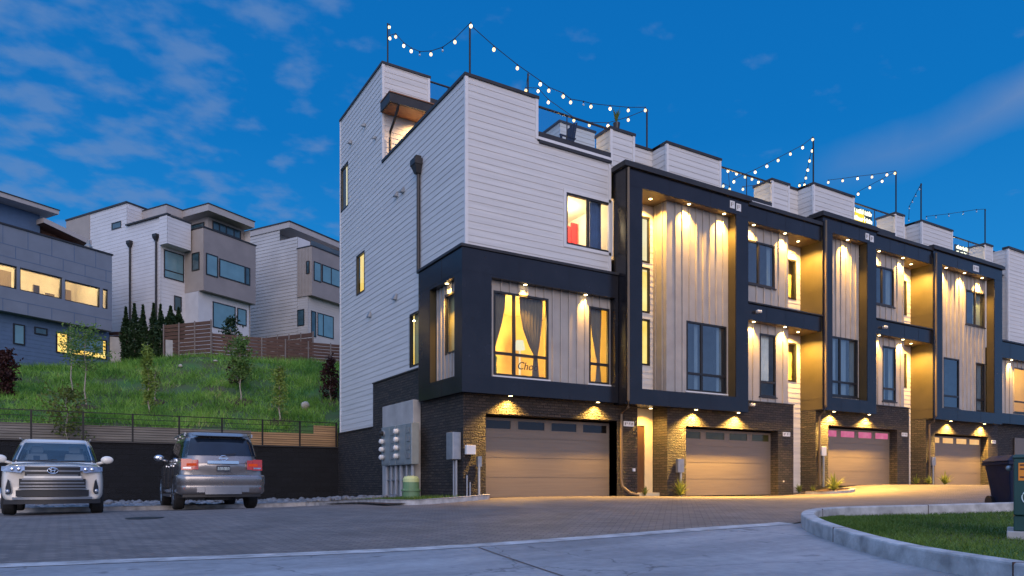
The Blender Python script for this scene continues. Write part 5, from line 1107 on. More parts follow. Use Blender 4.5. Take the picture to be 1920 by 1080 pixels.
w_ = fwin(t, 'x', 25.5, 27.93, 7.86, 9.12, 45.2, 'teal', ()); m = MB(); m.box(25.58, 27.84, 45.16, 45.174, 7.94, 8.2); m.box(27.7, 27.84, 45.16, 45.174, 8.2, 9.04); hb(m, 'lit_strip', M['lit_yellow'], t)
m = MB(); panel(m, 'x', 14, 25.2, 14.5, 16.75, 47.7, ()); m.quad((25.2, 47.7, 14.5), (25.2, 53, 14.5), (25.2, 53, 16.6), (25.2, 47.7, 16.6)); hb(m, 'penthouse_wall', M['a_lap'], t)
m = MB(); m.frustum([(14, 46.6, 16.7), (25.75, 46.6, 16.78), (25.75, 53, 16.78), (14, 53, 16.7)], [(14, 46.6, 17.0), (25.75, 46.6, 17.02), (25.75, 53, 17.02), (14, 53, 17.0)]); hb(m, 'roof', M['b_roof'], t)
m = MB(); m.box(14, 25.8, 46.55, 53.05, 17.023, 17.07); hb(m, 'roof_edge', M['cap'], t)
m = MB(); m.frustum([(25.0, 46.9, 16.1), (28.0, 46.9, 15.55), (28.0, 53, 15.55), (25.0, 53, 16.1)], [(25.0, 46.9, 16.4), (28.0, 46.9, 15.85), (28.0, 53, 15.85), (25.0, 53, 16.4)]); hb(m, 'roof', M['b_roof'], t)
m = MB(); m.quad((25.22, 48.0, 14.5), (27.6, 48.0, 14.5), (27.6, 48.0, 15.62), (25.22, 48.0, 16.05)); m.quad((25.0, 46.95, 16.09), (27.95, 46.95, 15.545), (27.95, 48, 15.545), (25.0, 48, 16.09)); hb(m, 'cedar_soffit', M['dark_cedar'], t)
m = MB(); m.lathe([(.22, 14.6), (.24, 14.8), (.12, 14.95), (.06, 15.2)], 26.7, 45.1, 10); hb(m, 'roof_vent', M['grey_box'], t)

t = hill_house('hill_house', (34, 45, 8.0), 'pale sided house with a taupe bay and two black downspouts, middle of the hill houses')
ws_ = [(49.29, 50.42, 18.22, 18.72)]
m = MB(); siding(m, 'y', 44.89, 48.67, 7.2, 18.2, 31.57, (), .26); siding(m, 'y', 48.67, 53.09, 7.2, 19.85, 31.57, ws_, .26); siding(m, 'x', 31.57, 34.4, 16, 19.85, 48.67, (), .26)
wf_ = [(31.78, 33.34, 14.11, 16.05), (32.56, 33.15, 11.99, 13.05)]
siding(m, 'x', 31.57, 33.45, 7.5, 16.24, 44.89, wf_, .26); hb(m, 'lap_wall', M['b_lap'], t)
m = MB(); siding(m, 'x', 31.45, 33.28, 16.24, 18.1, 44.05, (), .26); siding(m, 'y', 44.05, 44.89, 16.24, 18.15, 31.45, (), .26); m.quad((31.45, 44.05, 16.24), (33.28, 44.05, 16.24), (33.28, 44.89, 16.24), (31.45, 44.89, 16.24)); m.quad((33.28, 44.05, 16.24), (33.28, 44.89, 16.24), (33.28, 44.89, 17.9), (33.28, 44.05, 17.9)); hb(m, 'balcony', M['b_lap'], t)
m = MB(); panel(m, 'y', 53.09, 56.1, 7, 19.85, 31.53); m.quad((31.53, 53.09, 7), (31.6, 53.09, 7), (31.6, 53.09, 19.85), (31.53, 53.09, 19.85)); hb(m, 'tan_wall', M['tan'], t)
m = MB(); m.box(31.48, 31.9, 48.62, 56.15, 19.853, 19.98); m.box(31.92, 36, 48.62, 49, 19.853, 19.98); m.box(31.38, 31.7, 44.0, 48.61, 18.2, 18.28); m.box(31.72, 33.3, 44.0, 44.2, 18.1, 18.18); hb(m, 'coping', M['cap'], t)
m = MB(); m.quad((31.6, 49, 19.8), (38, 49, 19.8), (38, 56, 19.8), (31.6, 56, 19.8)); m.quad((31.6, 56, 7), (38, 56, 7), (38, 56, 19.8), (31.6, 56, 19.8)); m.quad((38, 43.5, 7), (38, 56, 7), (38, 56, 19), (38, 43.5, 19)); m.quad((31.6, 44.5, 17.6), (38, 44.5, 17.6), (38, 49, 17.6), (31.6, 49, 17.6)); hb(m, 'back_wall', M['b_lap'], t)
for b_ in (48.18, 45.28): m = MB(); m.tube([(31.47, b_, 7.5), (31.47, b_, 16.6)], .07, 8); m.frustum([(31.4, b_ - .08, 16.6), (31.56, b_ - .08, 16.6), (31.56, b_ + .08, 16.6), (31.4, b_ + .08, 16.6)], [(31.3, b_ - .2, 16.85), (31.56, b_ - .2, 16.85), (31.56, b_ + .2, 16.85), (31.3, b_ + .2, 16.85)]); m.box(31.3, 31.56, b_ - .2, b_ + .2, 16.853, 17.05); hb(m, 'downspout', M['cap'], t)
fwin(t, 'y', *ws_[0], 31.57, 'teal_dark'); fwin(t, 'x', *wf_[0], 44.89, 'teal', (), (14.66,)); fwin(t, 'x', *wf_[1], 44.89, 'teal_dark')
m = MB(); m.box(33.45, 38.0, 42.91, 44.885, 13.36, 17.72); hb(m, 'bay', M['taupe'], t)
m = MB(); m.box(33.42, 33.447, 42.93, 44.88, 13.38, 17.7); hb(m, 'bay_side', M['tan'], t)
m = MB(); m.box(33.38, 38.05, 42.86, 44.95, 17.723, 17.82); hb(m, 'coping', M['cap'], t)
fwin(t, 'y', 43.3, 44.09, 14.82, 16.08, 33.42, 'teal_dark'); fwin(t, 'x', 33.62, 34.6, 14.5, 16.02, 42.91, 'teal'); fwin(t, 'x', 34.72, 37.0, 14.62, 15.93, 42.91, 'teal'); fwin(t, 'x', 37.0, 37.45, 14.62, 15.93, 42.91, 'teal_dark')
m = MB(); m.box(33.4, 37.8, 43.41, 44.884, 7.2, 13.355); hb(m, 'lower_wall', M['stucco'], t)
fwin(t, 'x', 34.57, 36.54, 11.05, 12.9, 43.41, 'teal'); fwin(t, 'x', 36.71, 37.55, 11.67, 12.9, 43.41, 'teal')
m = MB(); m.box(34.75, 37.95, 44.1, 48.6, 17.825, 19.15); hb(m, 'penthouse', M['tan'], t)
fwin(t, 'x', 35.1, 37.62, 18.29, 18.95, 44.1, 'teal_dark', (35.7, 36.3, 37.0)); fwin(t, 'y', 44.5, 46.8, 18.2, 18.8, 34.75, 'teal_dark')
m = MB(); m.box(34.02, 38.1, 43.15, 48.6, 19.16, 19.62); m.box(32.7, 34.015, 45.9, 48.6, 19.05, 19.62); hb(m, 'roof', M['b_roof'], t)
m = MB(); m.box(33.97, 38.15, 43.1, 48.6, 19.623, 19.68); m.box(32.65, 33.96, 45.85, 48.6, 19.623, 19.68); hb(m, 'roof_edge', M['cap'], t)
t = hill_house('hill_house', (45, 45, 9.0), 'pale lap sided house with a brown slatted bay, partly hidden by the end townhouse')
wc_ = [(43.02, 43.78, 12.76, 14.1)]
m = MB(); siding(m, 'y', 42.62, 43.78, 8.5, 15.1, 43.09, wc_, .2); siding(m, 'y', 43.78, 45.79, 8.5, 20.1, 43.09, (), .28, .03); siding(m, 'y', 45.79, 50.1, 8.5, 21.4, 43.09, (), .28, .03); siding(m, 'x', 43.09, 50, 8.5, 15.1, 42.62, (), .2); siding(m, 'x', 43.09, 50, 19, 21.1, 46.6, (), .2); hb(m, 'lap_wall', M['c_lap'], t)
m = MB(); m.quad((43.1, 50.1, 8), (52, 50.1, 8), (52, 50.1, 21), (43.1, 50.1, 21)); m.quad((52, 42.6, 8), (52, 50, 8), (52, 50, 21), (52, 42.6, 21)); m.quad((43.1, 43.8, 19), (52, 43.8, 19), (52, 46.6, 19), (43.1, 46.6, 19)); m.quad((43.1, 43.78, 19), (44.5, 43.78, 19), (44.5, 43.78, 20.1), (43.1, 43.78, 20.1)); hb(m, 'back_wall', M['b_lap'], t)
m = MB(); m.frustum([(43.0, 44.6, 21.0), (52, 44.6, 21.0), (52, 50.2, 21.0), (43.0, 50.2, 21.0)], [(43.0, 44.6, 21.45), (52, 44.6, 21.45), (52, 50.2, 21.45), (43.0, 50.2, 21.45)]); hb(m, 'roof', M['b_roof'], t)
m = MB(); m.box(42.95, 52, 44.55, 50.25, 21.453, 21.55); hb(m, 'roof_edge', M['cap'], t)
m = MB(); m.box(43.02, 52, 42.12, 43.775, 15.1, 19.05); hb(m, 'bay', M['taupe'], t)
m = MB()
for k in range(10): m.box(42.99, 43.015, 42.16 + k * .16, 42.28 + k * .16, 15.12, 19.03)
hb(m, 'bay_slats', M['tan'], t)
m = MB(); m.box(42.98, 52, 42.08, 43.8, 19.053, 19.15); hb(m, 'coping', M['cap'], t)
m = MB(); m.box(43.1, 52, 42.3, 42.33, 19.153, 19.6); hb(m, 'glass_rail', M['rail_glass'], t)
fwin(t, 'y', 42.35, 42.7, 16.87, 17.9, 42.985, 'teal_dark'); fwin(t, 'x', 43.2, 44.04, 16.35, 17.9, 42.12, 'teal'); fwin(t, 'x', 44.14, 46.9, 16.45, 17.9, 42.12, 'teal', (45.2,))
fwin(t, 'y', *wc_[0], 43.09, 'teal_dark'); fwin(t, 'x', 43.41, 43.97, 11.9, 14.0, 42.62, 'teal_dark'); fwin(t, 'x', 44.13, 46.02, 12.1, 14.0, 42.62, 'teal', (44.8,))

# slatted cedar fences and garden walls on the crest
def slat_fence(A, B, zt, zb, label, n=9, gap=.16):
    A, B = Vector((*A, 0)), Vector((*B, 0)); d = (B - A); t = thing('slat_fence', ((A.x + B.x) / 2, (A.y + B.y) / 2, zb), label, 'fence', 'cedar slat fences on the crest')
    ln = d.length; u = d.normalized(); nr = Vector((-u.y, u.x, 0)); h = (zt[0] - zb) / n; m = MB()
    for k in range(n):
        for (a, b) in ((0, 1),):
            p, q = A, B; z0, z1 = zb + k * h, zb + k * h; o = nr * .02; za = zt[0] - (n - k) * h; zb2 = zt[1] - (n - k) * h; w_ = h * (1 - gap)
            m.frustum([p - o + Vector((0, 0, za)), q - o + Vector((0, 0, zb2)), q + o + Vector((0, 0, zb2)), p + o + Vector((0, 0, za))], [p - o + Vector((0, 0, za + w_)), q - o + Vector((0, 0, zb2 + w_)), q + o + Vector((0, 0, zb2 + w_)), p + o + Vector((0, 0, za + w_))])
    m.build('slats', M['cedar'], t)
    k = int(ln / 1.55) + 1
    for i in range(k + 1):
        p = A + d * i / k - nr * .05; z1 = zt[0] + (zt[1] - zt[0]) * i / k; m = MB(); m.box(p.x - .035, p.x + .035, p.y - .035, p.y + .035, zb - .4, z1 + .02); m.build('post', M['post'], t)
a0, a1, a2 = at(308, 609, 44), at(397, 600, 42), at(397, 624, 42.2); a3 = at(660, 648, 46.4)
slat_fence((a0.x, a0.y), (a1.x, a1.y), (a0.z, a1.z), 7.3, 'tall red cedar slat fence before the middle house', 10)
slat_fence((a2.x, a2.y), (a3.x, a3.y), (a2.z, a3.z), 7.2, 'long low red cedar slat fence running right along the crest', 8)
b0, b1 = at(500, 632, 50), at(588, 622, 47.5); slat_fence((b0.x, b0.y), (b1.x, b1.y), (b0.z, b1.z), 8.4, 'short cedar slat fence rising behind the long low fence', 5)
c0, c1 = at(205, 622, 48), at(312, 618, 47); slat_fence((c0.x, c0.y), (c1.x, c1.y), (c0.z, c1.z), 7.8, 'dark cedar fence behind the cypresses', 9, .1)
for (x0, x1, yt, yb, zz, lb) in ((206, 228, 631, 684, 46.2, 'pale concrete garden wall beside the blue grey house'), (311, 337, 637, 676, 43.6, 'pale concrete garden wall at the foot of the tall cedar fence')):
    p, q = at(x0, yt, zz), at(x1, yt + 2, zz); t = thing('garden_wall', ((p.x + q.x) / 2, (p.y + q.y) / 2, at(x0, yb, zz).z), lb, 'garden wall')
    m = MB(); d = Vector((0, .25, 0)); z0 = at(x0, yb + 8, zz).z
    m.frustum([Vector((p.x, p.y, z0)), Vector((q.x, q.y, z0)), Vector((q.x, q.y + .25, z0)), Vector((p.x, p.y + .25, z0))], [p, q, q + d, p + d]); m.build('slab', M['concrete'], t)

# ------------------------------------------------------------------ trees and shrubs
def leaves(m, pts, size, n_per=1, flat=.3):
    for p in pts:
        s = size * random.uniform(.6, 1.25); a = Vector((random.gauss(0, 1), random.gauss(0, 1), random.gauss(0, 1))).normalized(); b = a.orthogonal().normalized(); b.rotate(Matrix.Rotation(random.uniform(0, 6.28), 3, a)); c = a.cross(b)
        p = Vector(p); m.add([p - b * s, p + c * s * .5, p + b * s, p - c * s * .5], [(0, 1, 2, 3)])
def sapling(P, h, th, cw, mat, n, label, group='young trees on the grass slope', name='young_tree', size=.09, shape='round', lean=0., trunk=.035, cat='tree'):
    t = thing(name, P, label, cat, group); m = MB(); k = 7
    tp = [Vector((lean * (i / k) ** 1.5 + .04 * math.sin(i * 2.1), .03 * math.cos(i * 1.7), -.15 + (h * .93 + .15) * i / k)) for i in range(k + 1)]
    m.tube(tp, [trunk * (1 - .8 * i / k) + .004 for i in range(k + 1)], 7); tips = []
    nl = 22 if shape != 'spindle' else 34
    for i in range(nl):
        f = th / h + (1 - th / h) * ((i + .5) / nl) * .95; b = tp[0].lerp(tp[-1], f); b = tp[min(int(f * k), k)].lerp(tp[min(int(f * k) + 1, k)], f * k - int(f * k))
        a = i * 2.4 + random.uniform(-.4, .4); fr = (f - th / h) / (1 - th / h)
        r = cw * (math.sin(math.pi * min(1, .18 + fr * .82)) ** .7 if shape == 'round' else (1 - fr) ** .6 * .9 + .12) * random.uniform(.45, 1.1)
        e = b + Vector((math.cos(a) * r, math.sin(a) * r, r * random.uniform(.15, .8))); m.tube([b, b.lerp(e, .5) + Vector((0, 0, .04)), e], [trunk * .28, trunk * .18, .004], 4, False); tips.append((b, e))
    m.build('trunk', M['bark'], t, world=False, smooth=True); m = MB(); pts = []
    while len(pts) < n:
        b, e = random.choice(tips); f = random.uniform(.35, 1.08); c = b.lerp(e, f); sg = .055 + .10 * cw
        pts.append(c + Vector((random.gauss(0, sg), random.gauss(0, sg), random.gauss(0, sg))))
    leaves(m, pts, size); m.build('crown', M[mat], t, world=False); return t
def on_hill(px, py, top): p = hill_hit(px, py); z = p.x * .5159 + p.y * .8566; return (p.x, p.y, p.z), (py - top) / 1347 * z, z
for (px, py, top, cpx, mat, n, thf, shape, lb, sz, ln) in (
    (160, 772, 608, 42, 'leaf', 640, .5, 'round', 'sparse green sapling with a white trunk before the lit lower window', .085, 0),
    (135, 742, 600, 22, 'leaf', 240, .55, 'round', 'thin sapling just left of the sparse green one', .075, -.1),
    (280, 790, 634, 15, 'leaf_lime', 620, .22, 'spindle', 'narrow lime green sapling before the cypresses', .085, -.1),
    (291, 757, 690, 9, 'leaf_olive', 110, .4, 'spindle', 'short thin sapling behind the narrow lime one', .07, 0),
    (451, 755, 624, 27, 'leaf', 950, .35, 'round', 'fuller green sapling left of the slope centre before the long fence', .085, 0),
    (524, 792, 678, 15, 'leaf_lime', 520, .25, 'spindle', 'narrow yellow green sapling nearest the end townhouse', .08, 0)):
    P, h, z = on_hill(px, py, top); sapling(P, h, h * thf, cpx / 1347 * z, mat, int(n * 2.2), lb, shape=shape, size=sz * .78, lean=ln)
    o = MB(); nn = 14; o.v = [(P[0], P[1], H(P[0], P[1]) + .16)] + [(P[0] + .55 * math.cos(6.283 * k / nn) * random.uniform(.8, 1.1), P[1] + .55 * math.sin(6.283 * k / nn), 0) for k in range(nn)]
    o.v = [o.v[0]] + [(a, b, float(Hm([(a, b)])[0]) + .05) for a, b, c in o.v[1:]]; o.f = [(0, 1 + k, 1 + (k + 1) % nn) for k in range(nn)]; tag(o.build('mulch_ring', M['mulch']), kind='structure')
for (px, py, top, cpx, n, lb) in ((10, 752, 650, 22, 1500, 'dark maroon tree at the left edge of the slope'), (619, 752, 664, 17, 900, 'dark maroon tree against the end townhouse')):
    P, h, z = on_hill(px, py, top); sapling(P, h, h * .12, cpx / 1347 * z, 'leaf_red', int(n * 1.2), lb, 'maroon trees', 'maroon_tree', .085)
P, h, z = on_hill(447, 722, 672); sapling(P, h, h * .1, 17 / 1347 * z, 'leaf_red', 420, 'low dark shrub behind the fuller green sapling', None, 'shrub', .1, cat='shrub')
q = at(126, 835, 27.3); sapling((q.x, 31.1, 1.43), 2.15, .35, .85, 'leaf_olive', 850, 'olive leaved bush growing before the grey timber wall', None, 'bush', .075, cat='bush')
q = at(433, 640, 44.5); sapling((q.x, q.y, 7.5), (640 - 588) / 1347 * 44.5 + 1.2, 1.0, .62, 'leaf_dark', 520, 'dark leafy shrub standing above the long low fence', None, 'shrub', .12, cat='shrub')
def cypress(P, h, r, label):
    t = thing('cypress', P, label, 'cypress', 'column cypresses beside the middle house'); m = MB(); m.tube([(0, 0, -.2), (0, 0, h * .5)], [.07, .03], 6); m.build('trunk', M['bark'], t, world=False)
    m = MB(); pts = []
    for k in range(2200):
        f = random.random(); a0 = random.uniform(0, 6.283); rr = r * (math.sin(math.pi * (f * .86 + .14)) ** .55) * (1 if f < .6 else (1 - (f - .6) / .44)) * random.uniform(.5, 1.12) * (1 + .28 * math.sin(3 * a0 + f * 17 + P[0] * 9)); pts.append((rr * math.cos(a0), rr * math.sin(a0), .05 + f * h))
    leaves(m, pts, .10); m.build('crown', M['leaf_dark'], t, world=False)
for i, (px, top, zz, wpx, yb, lb) in enumerate(((236, 577, 45, 8.5, 682, 'leftmost tall cypress of the column row'), (252, 571, 45, 9, 682, 'second tall cypress from the left, just right of the first'), (268, 574, 45, 8, 682, 'third tall cypress, standing clear of its neighbours'), (288, 570, 45, 8, 684, 'fourth cypress, paired with a fuller one'), (301, 573, 44.5, 9.5, 684, 'fuller cypress right of the fourth'), (320, 576, 46.5, 10, 640, 'cypress above the end of the tall cedar fence, left of two'), (335, 579, 47, 9, 640, 'rightmost cypress above the tall cedar fence'))):
    p = at(px, yb, zz); cypress((p.x, p.y, p.z), (yb - top) / 1347 * zz, wpx / 1347 * zz, lb)
for i, (px, py, s_, lb) in enumerate(((404, 681, .13, 'small pale boulder high on the grass slope'), (572, 766, .30, 'flat pale boulder low on the grass slope near the end townhouse'), (338, 690, .12, 'small pale boulder below the garden wall'), (18, 796, .24, 'pale boulder at the left foot of the grass slope'))):
    p = hill_hit(px, py); o = rocks('boulder', [np.zeros(3)], [s_], M['stone']); o.location = (p.x, p.y, p.z + .12); tag(o, lb, 'boulder', 'boulders on the slope')

# ------------------------------------------------------------------ transformer and bin
t = thing('transformer_box', (10.75, 4.45, -.72), 'dark green pad mounted transformer with an orange warning label on the island lawn', 'transformer')
def tb(a, b): c, s = math.cos(R(-66)), math.sin(R(-66)); return (10.03 + a * c - b * s, 4.47 + a * s + b * c)
def tbox(m, a0, a1, b0, b1, z0, z1, ins=0): m.frustum([(*tb(a0, b0), z0), (*tb(a1, b0), z0), (*tb(a1, b1), z0), (*tb(a0, b1), z0)], [(*tb(a0 + ins, b0 + ins), z1), (*tb(a1 - ins, b0 + ins), z1), (*tb(a1 - ins, b1), z1), (*tb(a0 + ins, b1), z1)])
m = MB(); tbox(m, -.07, 1.25, -.06, 1.1, -.95, -.615); m.build('pad', M['concrete'], t, bevel=.01)
m = MB(); tbox(m, 0, 1.15, .02, .95, -.612, -.42); tbox(m, 0, 1.15, -.01, .95, -.415, .30); m.build('cabinet', M['green_box'], t, bevel=.012)
m = MB(); tbox(m, -.015, 1.165, -.03, .97, .303, .345, .02); m.build('lid', M['green_box'], t, bevel=.01)
m = MB(); tbox(m, .05, .26, -.018, -.0115, .02, .24); o = m.build('warning_label', M['orange'], t)
m = MB()
for k in range(4): tbox(m, .065, .245, -.021, -.019, .205 - k * .05, .222 - k * .05) if k != 2 else None
for k in range(5): tbox(m, .12 + k * .024, .135 + k * .024, -.021, -.019, .045, .075)
m.build('label_text', M['ink'], o)
m = MB()
for (rr, a0, a1) in ((.085, .6, 5.7), (.05, .2, 5.2)):
    pts = [(*tb(.17 + rr * math.cos(a0 + (a1 - a0) * k / 18), -.018), -.19 + rr * math.sin(a0 + (a1 - a0) * k / 18)) for k in range(19)]; m.tube(pts, .007, 5)
m.build('painted_mark', M['chalk'], t)
m = MB(); p = tb(-.05, .3); m.sphere((p[0], p[1], .18), .035); m.build('latch', M['steel'], t)
t = thing('trash_cart', (0, 0, 0), 'large dark blue wheeled trash cart behind the far island kerb', 'trash cart')
ct = at(1906, 941, 15.0); ct.z = G(ct.x, ct.y); t.location = ct; t.rotation_euler = (0, 0, R(-35))
m = MB(); m.frustum([(-.30, -.33, .10), (.30, -.33, .10), (.30, .33, .10), (-.30, .33, .10)], [(-.40, -.44, .93), (.40, -.44, .93), (.40, .44, .93), (-.40, .44, .93)]); m.build('body', M['bin'], t, world=False, bevel=.03)
m = MB(); m.box(-.44, .44, -.48, .48, .90, .97); m.build('rim', M['bin'], t, world=False, bevel=.015)
m = MB(); m.frustum([(-.47, -.5, .975), (.47, -.5, .975), (.47, .5, .975), (-.47, .5, .975)], [(-.30, -.36, 1.10), (.30, -.36, 1.10), (.30, .36, 1.10), (-.30, .36, 1.10)]); m.build('lid', M['bin'], t, world=False, bevel=.03)
m = MB(); m.tube([(-.36, .52, .93), (.36, .52, .93)], .025, 8); m.build('handle', M['bin'], t, world=False)
for x in (-.34, .34): m = MB(); m.lathe([(.13, x - .035), (.13, x + .035)], .34, .13, 16, 'x'); m.build('wheel', M['black'], t, world=False)
# ------------------------------------------------------------------ cars (nose at local y = 0, tail at y = +L, wheels on z = 0)
M['paint_white'] = pbr('pearl_white_paint', (.80, .74, .64), .22, spec=.5, var=.03, coat=1.0)
M['paint_bronze'] = pbr('silver_bronze_paint', (.27, .255, .25), .28, metal=.75, var=.05, coat=1.0)
M['tyre'] = pbr('tyre_rubber', (.02, .02, .021), .8, var=.2, vscale=20)
M['chrome'] = pbr('chrome', (.75, .76, .78), .12, metal=1, var=.03)
M['alloy'] = pbr('alloy_rim', (.45, .46, .48), .3, metal=.9, var=.05)
M['plastic'] = pbr('black_trim_plastic', (.018, .018, .02), .5, var=.15)
M['car_glass'] = glass('car_glass', (.52, .62, .72), 2.2)
M['cabin'] = pbr('car_interior', (.045, .045, .05), .8)
M['seat'] = pbr('pale_car_seat', (.34, .32, .29), .7)
M['lens'] = pbr('clear_lens', (.34, .38, .44), .06, metal=.6, var=.35, vscale=14, coat=1)
M['red_lens'] = pbr('red_tail_lens', (.50, .022, .012), .12, var=.15, vscale=8, coat=1)
M['red_lit'] = emis('lit_tail_lens', (1, .12, .04), .45)
M['silver'] = pbr('silver_trim', (.24, .245, .26), .32, metal=.6, var=.05)
M['plate_dark'] = pbr('dark_plate', (.03, .035, .05), .4)
def sgn(v, p): return math.copysign(abs(v) ** p, v)
def suv(name, label, spec, loc, rz):
    t = thing(name, loc, label, 'car', None, rz); L_, W, ST, CB = spec['L'], spec['W'], spec['stations'], spec['cabin']; paint = spec['paint']
    # lower body
    m = MB(); k = None
    for (y, w_, zb, zt) in ST:
        h = [(0, zb), (.82 * w_, zb), (.965 * w_, zb + .09), (w_, zb + .32 * (zt - zb)), (w_ * .998, zb + .62 * (zt - zb)), (w_ * .975, zt - .11), (w_ * .93, zt - .02), (w_ * .5, zt + .018), (0, zt + .028)]
        ring = h + [(-a, b) for a, b in h[-2:0:-1]]; k = len(ring)
        for (x, z) in ring:
            yy = y
            if y < .7: yy += spec['nose_k'] * x * x * (1 - y / .7)
            if y > L_ - .7: yy -= spec['tail_k'] * x * x * (1 - (L_ - y) / .7)
            m.v.append((x, yy, z))
    n = len(ST); m.f = [(i * k + j, i * k + (j + 1) % k, (i + 1) * k + (j + 1) % k, (i + 1) * k + j) for i in range(n - 1) for j in range(k)] + [tuple(range(k))[::-1], tuple(range((n - 1) * k, n * k))]
    b = m.build('body', paint, t, world=False, smooth=True, uv=False)
    sd = b.modifiers.new('s', 'SUBSURF'); sd.levels = 2; sd.render_levels = 2
    cut = []
    for wy in spec['axles']:
        c = MB(); c.lathe([(spec['wr'] + .06, -1.3), (spec['wr'] + .06, 1.3)], wy, spec['wr'], 28, 'x'); co_ = c.build('cutter', paint, None, uv=False); cut.append(co_)
        bo = b.modifiers.new('b', 'BOOLEAN'); bo.object = co_; bo.operation = 'DIFFERENCE'; bo.solver = 'EXACT'; co_.parent = t
    bpy.context.view_layer.update(); dg = bpy.context.evaluated_depsgraph_get(); me = bpy.data.meshes.new_from_object(b.evaluated_get(dg)); b.modifiers.clear(); b.data = me
    for p in me.polygons: p.use_smooth = True
    ms = b.modifiers.new('n', 'EDGE_SPLIT'); ms.split_angle = R(38)
    for c in cut: bpy.data.objects.remove(c)
    for wy in spec['axles']:   # dark wheel well lining and arch lips
        c = MB(); c.lathe([(spec['wr'] + .055, -W / 2 + .07), (spec['wr'] + .055, W / 2 - .07)], wy, spec['wr'] + .0, 26, 'x'); c.f = [f for f in c.f if all(c.v[i][2] > .24 for i in f)]; c.build('wheel_well', M['plastic'], t, world=False)
    # cabin as a rounded loft; windows are patches of the same surface set 5 mm proud
    def cs(tq, z, e=0.):
        z0s = [c[0] for c in CB]; i = max(0, min(len(CB) - 2, sum(1 for q in z0s[1:] if q <= z))); f = (z - CB[i][0]) / (CB[i + 1][0] - CB[i][0]); f = min(max(f, 0), 1.2)
        y0, y1, w_ = [CB[i][j] + (CB[i + 1][j] - CB[i][j]) * f for j in (1, 2, 3)]
        yc, ly = (y0 + y1) / 2, (y1 - y0) / 2; return ((w_ + e) * sgn(math.cos(tq), .32), yc + (ly + e) * sgn(math.sin(tq), .32) , z)
    m = MB(); N = 128; zs = []
    for i in range(len(CB) - 1): zs += [CB[i][0] + (CB[i + 1][0] - CB[i][0]) * j / 3 for j in range(6)]
    zs.append(CB[-1][0])
    bow = spec.get('bow', .05)
    def bw(p, e=0.): x, y, z = p; return (x, y + (bow * (x * x) if y < L_ * .5 else -.04 * x * x), z)
    for z in zs:
        for j in range(N): m.v.append(bw(cs(2 * math.pi * j / N + .001, z)))
    def open_at(tq, z):   # window openings in the shell
        for (nm, t0, t1, z0, z1) in spec['glass']:
            c = (t0 + t1) / 2; d = abs((tq - c + PI) % (2 * PI) - PI)
            if d < (t1 - t0) / 2 - .03 and z0 - .01 < z < z1 + .01: return True
        return False
    for i in range(len(zs) - 1):
        for j in range(N):
            if not open_at(2 * math.pi * (j + .5) / N, (zs[i] + zs[i + 1]) / 2): m.f.append((i * N + j, i * N + (j + 1) % N, (i + 1) * N + (j + 1) % N, (i + 1) * N + j))
    zt, (y0, y1, w_) = CB[-1][0], CB[-1][1:4]
    for (s, dz) in ((.93, .022), (.75, .04), (.4, .05)):
        o = len(m.v) - N
        for j in range(N): p = cs(2 * math.pi * j / N + .001, zt); m.v.append(((p[0]) * s, (y0 + y1) / 2 + (p[1] - (y0 + y1) / 2) * s, zt + dz))
        for j in range(N): m.f.append((o + j, o + (j + 1) % N, o + N + (j + 1) % N, o + N + j))
    m.f.append(tuple(range(len(m.v) - N, len(m.v)))); r = m.build('roof', paint, t, world=False, smooth=True, uv=False); es = r.modifiers.new('n', 'EDGE_SPLIT'); es.split_angle = R(50)
    def patch(nm, t0, t1, z0, z1, mat, e=.006, parent=t, nt_=14, nz=6):
        m = MB()
        for i in range(nz + 1):
            for j in range(nt_ + 1): m.v.append(bw(cs(t0 + (t1 - t0) * j / nt_, z0 + (z1 - z0) * i / nz, e)))
        m.f = [(i * (nt_ + 1) + j, i * (nt_ + 1) + j + 1, (i + 1) * (nt_ + 1) + j + 1, (i + 1) * (nt_ + 1) + j) for i in range(nz) for j in range(nt_)]
        return m.build(nm, mat, parent, world=False, smooth=True, uv=False)
    for (nm, t0, t1, z0, z1) in spec['glass']:
        patch(nm, t0, t1, z0, z1, M['car_glass'] if nm != 'rear_window' or not spec.get('dark_rear') else M['car_glass_solid'])
    zb_ = CB[0][0] + .02; yf = CB[0][1]
    m = MB(); m.box(-.78, .78, yf + .32, yf + .62, zb_, zb_ + .10); m.box(-.42, -.30, yf + .5, yf + .62, zb_ + .1, zb_ + .2); m.build('dashboard', M['cabin'], t, world=False, uv=False)
    for sx, sy in ((-.38, 1.35), (.38, 1.35), (-.45, 2.35), (.45, 2.35)):
        m = MB(); m.frustum([(sx - .24, yf + sy, zb_), (sx + .24, yf + sy, zb_), (sx + .24, yf + sy + .14, zb_), (sx - .24, yf + sy + .14, zb_)], [(sx - .19, yf + sy + .07, zb_ + .28), (sx + .19, yf + sy + .07, zb_ + .28), (sx + .19, yf + sy + .17, zb_ + .28), (sx - .19, yf + sy + .17, zb_ + .28)]); m.box(sx - .12, sx + .12, yf + sy + .08, yf + sy + .17, zb_ + .30, zb_ + .46); m.build('seat', M['seat'], t, world=False, uv=False, bevel=.02)
    m = MB(); m.quad((-.85, yf + .35, zb_ + .005), (.85, yf + .35, zb_ + .005), (.85, CB[0][2] - .1, zb_ + .005), (-.85, CB[0][2] - .1, zb_ + .005)); m.build('interior', M['cabin'], t, world=False, uv=False)
